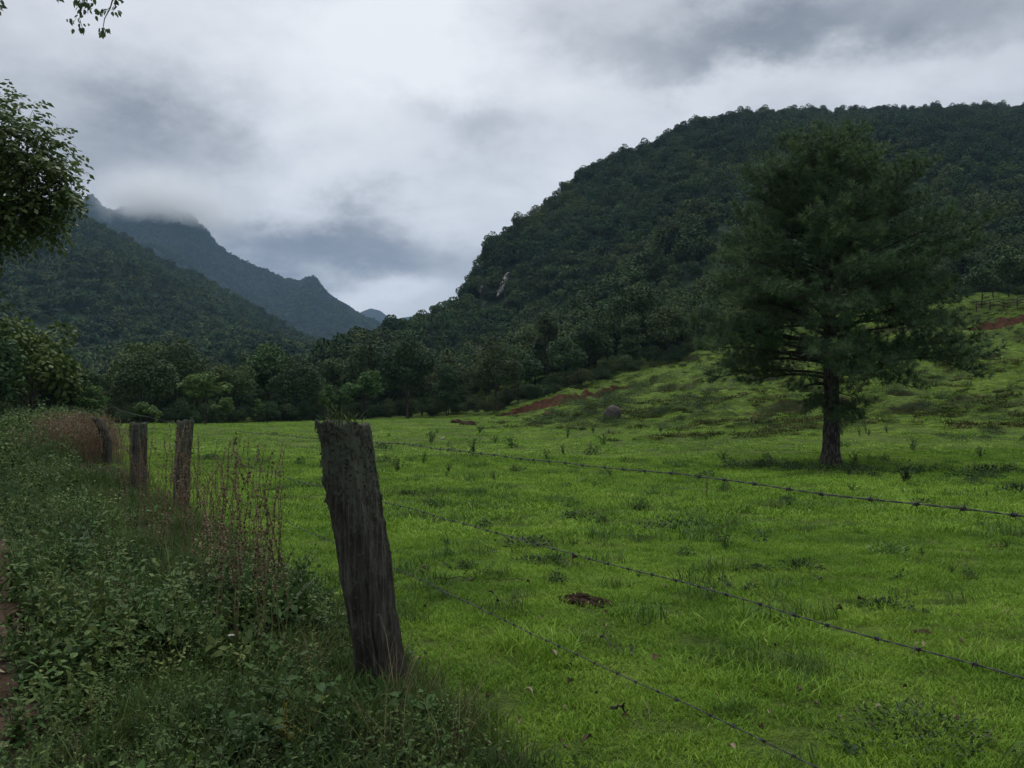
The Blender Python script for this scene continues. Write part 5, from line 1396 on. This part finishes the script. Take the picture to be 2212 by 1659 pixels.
stone('earth_clod', 262, 1300, 60, 40, M_verge, 'dark earth clod in the hollow of the verge', 909, 'earth', True, rough=.9)
for px, py, w, lab in [(985, 914, 26, 'left heap of brown clods at the field corner before the wood'), (1010, 918, 34, 'middle heap of brown clods at the field corner before the wood'), (1180, 897, 22, 'pale earth block fallen below the red scar')]:
    stone('earth_clod', px, py, w, w * .28, M_brownsoil if px < 1100 else M_red, lab, 910 + px, 'earth', True, rough=.9)

def dead_leaf(seed, mat, curl):
    rng = np.random.default_rng(seed); n, m = 9, 5
    u = np.linspace(0, 1, n)[:, None]; w = np.linspace(-1, 1, m)[None]
    wid = .32 * np.sin(np.pi * u ** .8) ** .8 + .004
    x = u + 0 * w; y = wid * w; z = curl * (np.abs(w) ** 1.5 * wid * 2.2) + .10 * np.sin(u * 5 + seed) * (1 + .4 * w)
    V = np.stack([x - .5, y, z], -1).reshape(-1, 3)
    i = np.arange(n - 1)[:, None] * m; j = np.arange(m - 1)[None]
    F = np.stack([i + j, i + m + j, i + m + j + 1, i + j + 1], -1).reshape(-1, 4)
    V2 = np.vstack([V, V + [0, 0, .012]]); F2 = np.vstack([F[:, ::-1], F + len(V)])
    return make_mesh('fallen_leaf', V2, [F2], [mat], {'v': np.repeat(rng.random(), len(V2))}, True)
DL = [dead_leaf(921, M_dead_pale, 1.0), dead_leaf(922, M_dead_pale, .5), dead_leaf(923, M_dead_dark, .9), dead_leaf(924, M_dead_dark, .4)]
rng = np.random.default_rng(931)
def leaf_at(px, py, lpx, k, label, group=None):
    p = on_ground(px, py, 2, 40); s = lpx / FPX * p.y * .95
    o = obj('fallen_leaf', DL[k], None, (p.x, p.y, p.z + .055)); o.scale = (s,) * 3; o.rotation_euler = (rng.normal() * .22, rng.normal() * .22, rng.uniform(0, 6.28) if lpx < 30 else .2)
    tag(o, label, 'fallen leaf', group)
for px, py, l, k, lab in [(915, 1241, 14, 0, 'curled pale dead leaf in the grass right of the near post'), (1142, 1516, 20, 1, 'pale dead leaf at bottom centre below the large tussock'),
                          (1121, 1588, 18, 0, 'upright pale dead leaf near the bottom edge of the pasture'), (1307, 1370, 16, 1, 'narrow pale leaf below the soil mound'),
                          (1417, 1442, 26, 3, 'long dark dead leaf under the lowest wire'), (1268, 1624, 28, 3, 'dark dead leaf at the bottom centre edge'),
                          (2066, 1580, 15, 0, 'bright pale leaf near the bottom right corner'), (1688, 1492, 10, 0, 'small pinkish dead leaf between the two lower wires'),
                          (1663, 1566, 14, 0, 'small grey leaf standing below the lowest wire'), (1898, 1552, 16, 1, 'white leaf above the dark patch of weeds'),
                          (1581, 1642, 20, 1, 'pale leaf by the lowest wire at the bottom edge'), (1438, 1282, 8, 0, 'small pinkish leaf under the middle wire right of the soil mound'),
                          (1195, 1432, 20, 1, 'pale withered leaf at the foot of the large tussock'), (480, 1378, 12, 0, 'pale dead leaf resting in the verge herbs')]: leaf_at(px, py, l, k, lab)
for k in range(44):
    leaf_at(rng.uniform(900, 2200), rng.uniform(1210, 1655), rng.uniform(8, 17), int(rng.choice([0, 1, 2, 3], p=[.2, .2, .3, .3])), 'small dead leaf scattered in the near grass', 'dead leaves scattered in the near grass')
def stick(px0, py0, px1, py1, r, label, lift=.05):
    a = on_ground(px0, py0, 2, 40); b = on_ground(px1, py1, 2, 40); gg = Geo(); rr = np.random.default_rng(int(px0))
    tube(gg, curve((0, 0, lift), np.array(b - a) + [0, 0, lift], (0, 0, .015), 10, .006, rr), np.linspace(r, r * .5, 10), 6, .5)
    tag(obj('stick', gg.mesh('stick', [M_bark], True), None, a), label, 'stick')
stick(925, 1262, 1028, 1264, .006, 'long thin stick lying in the grass right of the near post')
stick(1298, 1390, 1320, 1412, .008, 'short brown stick in the grass right of the large tussock')
stick(1322, 1554, 1356, 1556, .010, 'short dark stick in the grass near the bottom centre')
stick(1130, 1266, 1040, 1268, .004, 'faint thin twig continuing right of the long stick')
def flower(px, py, label):
    p = on_ground(px, py, 2, 20); gg = Geo(); a = np.arange(5) * 1.257
    tube(gg, [(0, 0, 0), (.005, 0, .18)], [.002, .0015], 5, .4)
    root = obj('flower', gg.mesh('flower', [M_green_stem], True), None, p); tag(root, label, 'flower')
    pg = Geo(); d = np.stack([np.cos(a), np.sin(a), np.full(5, .35)], -1)
    stamp(pg, LEAF_TV * np.array([1, 1.7, 1]), LEAF_TF, np.tile([[.005, 0, .18]], (5, 1)), frames(unit(d), np.tile([[0, -.4, 1.]], (5, 1))), np.full(5, .022), a * 0 + .5)
    obj('petals', pg.mesh('petals', [M_petal]), root)
flower(440, 1360, 'single white flower in the verge right of the broad leaved plant')
flower(497, 1442, 'second small pale flower lower in the verge')

# ------------------------------------------------------------------ eroded red bank and the rail fence
def scar(pix, m, label, seed, lift):
    """a slip of bare earth: pix = [(x, y_lower, y_upper)] seen on the slope"""
    rng = np.random.default_rng(seed); xs_ = np.array([q[0] for q in pix], float)
    n, k = 90, 9; V = []
    Xs = np.linspace(xs_[0], xs_[-1], n); base_ = []
    for X in Xs:
        lo = np.interp(X, xs_, [q[1] for q in pix]); hi = np.interp(X, xs_, [q[2] for q in pix]); th_ = max(lo - hi, .5)
        base_.append((on_ground(X, lo, 20, 165).y, th_))
    yy = np.array([q[0] for q in base_]); yy = np.convolve(np.pad(yy, 12, mode='edge'), np.ones(25) / 25, 'valid')
    for X, y_, (_, th_) in zip(Xs, yy, base_):
        x_ = (X - CXP) / FPX * y_; z_ = Hs(x_, y_)
        hgt = 1.35 * th_ / FPX * y_ * (1 + .5 * float(fbm(np.array(X * .10), np.array(3.), seed + 2, 3)))
        for q in np.linspace(0, 1, k):
            V.append([x_, y_ - .6 + q * hgt * .9 + .5 * float(fbm(np.array(X * .5), np.array(q * 3.), seed + 4, 3)), z_ - .35 + q * (hgt + .35) + .03 * rng.normal()])
        V.append([x_, y_ + hgt * .9 + 1.6, z_ + hgt * .95]); V.append([x_, y_ + hgt * .9 + 5.0, z_ + .1 * hgt])
    k += 2
    i = np.arange(n - 1)[:, None]; j = np.arange(k - 1)[None]
    F = np.stack([i * k + j, (i + 1) * k + j, (i + 1) * k + j + 1, i * k + j + 1], -1)
    fm = np.broadcast_to((j >= k - 3).astype(int), F.shape[:2]).ravel()
    o = obj('earth_bank', make_mesh('earth_bank', np.array(V), [F.reshape(-1, 4)], [m, M_ground], fmat=fm))
    tag(o, label, kind='structure')
    Vt = np.array(V).reshape(n, k, 3)[:, k - 3]; m_ = 110; r = rng.uniform(0, n - 1.01, m_); i = r.astype(int); P = Vt[i] + (Vt[i + 1] - Vt[i]) * (r - i)[:, None] + rng.normal(size=(m_, 3)) * [.2, .2, .03] + [0, .1, 0]
    tag(hang('bank_grass', P, np.stack([rng.normal(size=m_) * .25 - .3, rng.normal(size=m_) * .2, rng.uniform(0, 6.28, m_)], -1), rng.uniform(.35, .7, m_), rng.integers(0, 4, m_), GF), 'overhanging grass along the top of the bare bank')
scar(SCARS[0], M_red, 'curving bare red earth scar at the foot of the slope before the wood', 941, 0)
scar(SCARS[1], M_red, 'short brown earth cut high on the slope at the right edge', 942, 0)

def rail_fence():
    d = 118; x0, x1 = (2112 - CXP) / FPX * d, (2290 - CXP) / FPX * d
    root = thing('rail_fence', (x0, d, Hs(x0, d)), 'small wooden rail fence on the slope top at the right edge', 'fence')
    n = 7; xs = np.linspace(x0, x1, n)
    for x in xs:
        gg = Geo(); z = Hs(x, d) - Hs(x0, d); tube(gg, curve((x - x0, 0, z - .3), (x - x0 + .03, 0, z + 1.35), (0, 0, 0), 4), [.09, .085, .08, .075], 7, .5); obj('post', gg.mesh('post', [M_bark], True), root)
    for hh in (.5, .95, 1.3):
        gg = Geo(); xx = np.linspace(x0, x1, 30); tube(gg, np.stack([xx - x0, np.full(30, -.1), H(xx, np.full(30, d)) - Hs(x0, d) + hh], -1), .055, 6, .5); obj('rail', gg.mesh('rail', [M_bark], True), root)
rail_fence()

# ------------------------------------------------------------------ haze and the cloud on the mountain
def volume_box(name, c, s, dens, col, label, noise=None):
    x, y, z = [v / 2 for v in s]
    V = np.array([[-x, -y, -z], [x, -y, -z], [x, y, -z], [-x, y, -z], [-x, -y, z], [x, -y, z], [x, y, z], [-x, y, z]])
    F = np.array([[0, 3, 2, 1], [4, 5, 6, 7], [0, 1, 5, 4], [1, 2, 6, 5], [2, 3, 7, 6], [3, 0, 4, 7]])
    m, q, out = new_mat(name)
    v = q.new('ShaderNodeVolumePrincipled'); v.inputs['Color'].default_value = (*col, 1); v.inputs['Anisotropy'].default_value = 0.0
    if noise is None: v.inputs['Density'].default_value = dens
    else: q.put(v.inputs['Density'], noise(q))
    q.l.new(v.outputs[0], out.inputs['Volume'])
    o = obj(name, make_mesh(name, V, [F], [m]), None, c)
    return tag(o, label, kind='stuff')
volume_box('haze', (0, 700, 355), (7300, 8700, 770), 8.5e-5, (.46, .69, 1.0), 'faint blue haze that softens the far mountains')
def cloud_density(q):
    P = pos(q); sp = q.new('ShaderNodeSeparateXYZ'); q.l.new(P, sp.inputs[0])
    n = q.noise(P, .012, 4, .6)
    zz = q.math('ADD', sp.outputs[2], q.math('MULTIPLY', q.math('SUBTRACT', n, .5), 120))
    xx = q.math('ADD', sp.outputs[0], q.math('MULTIPLY', q.math('SUBTRACT', n, .5), 120))
    d = q.math('MULTIPLY', q.smooth(zz, 488, 565), q.smooth(zz, 690, 560))
    d = q.math('MULTIPLY', d, q.math('MULTIPLY', q.smooth(xx, -1125, -1010), q.smooth(xx, -730, -930)))
    return q.math('MULTIPLY', d, .014)
volume_box('low_cloud', (-960, 2430, 610), (480, 320, 240), 0, (1, 1, 1), 'low cloud resting on the mountain summit', cloud_density)
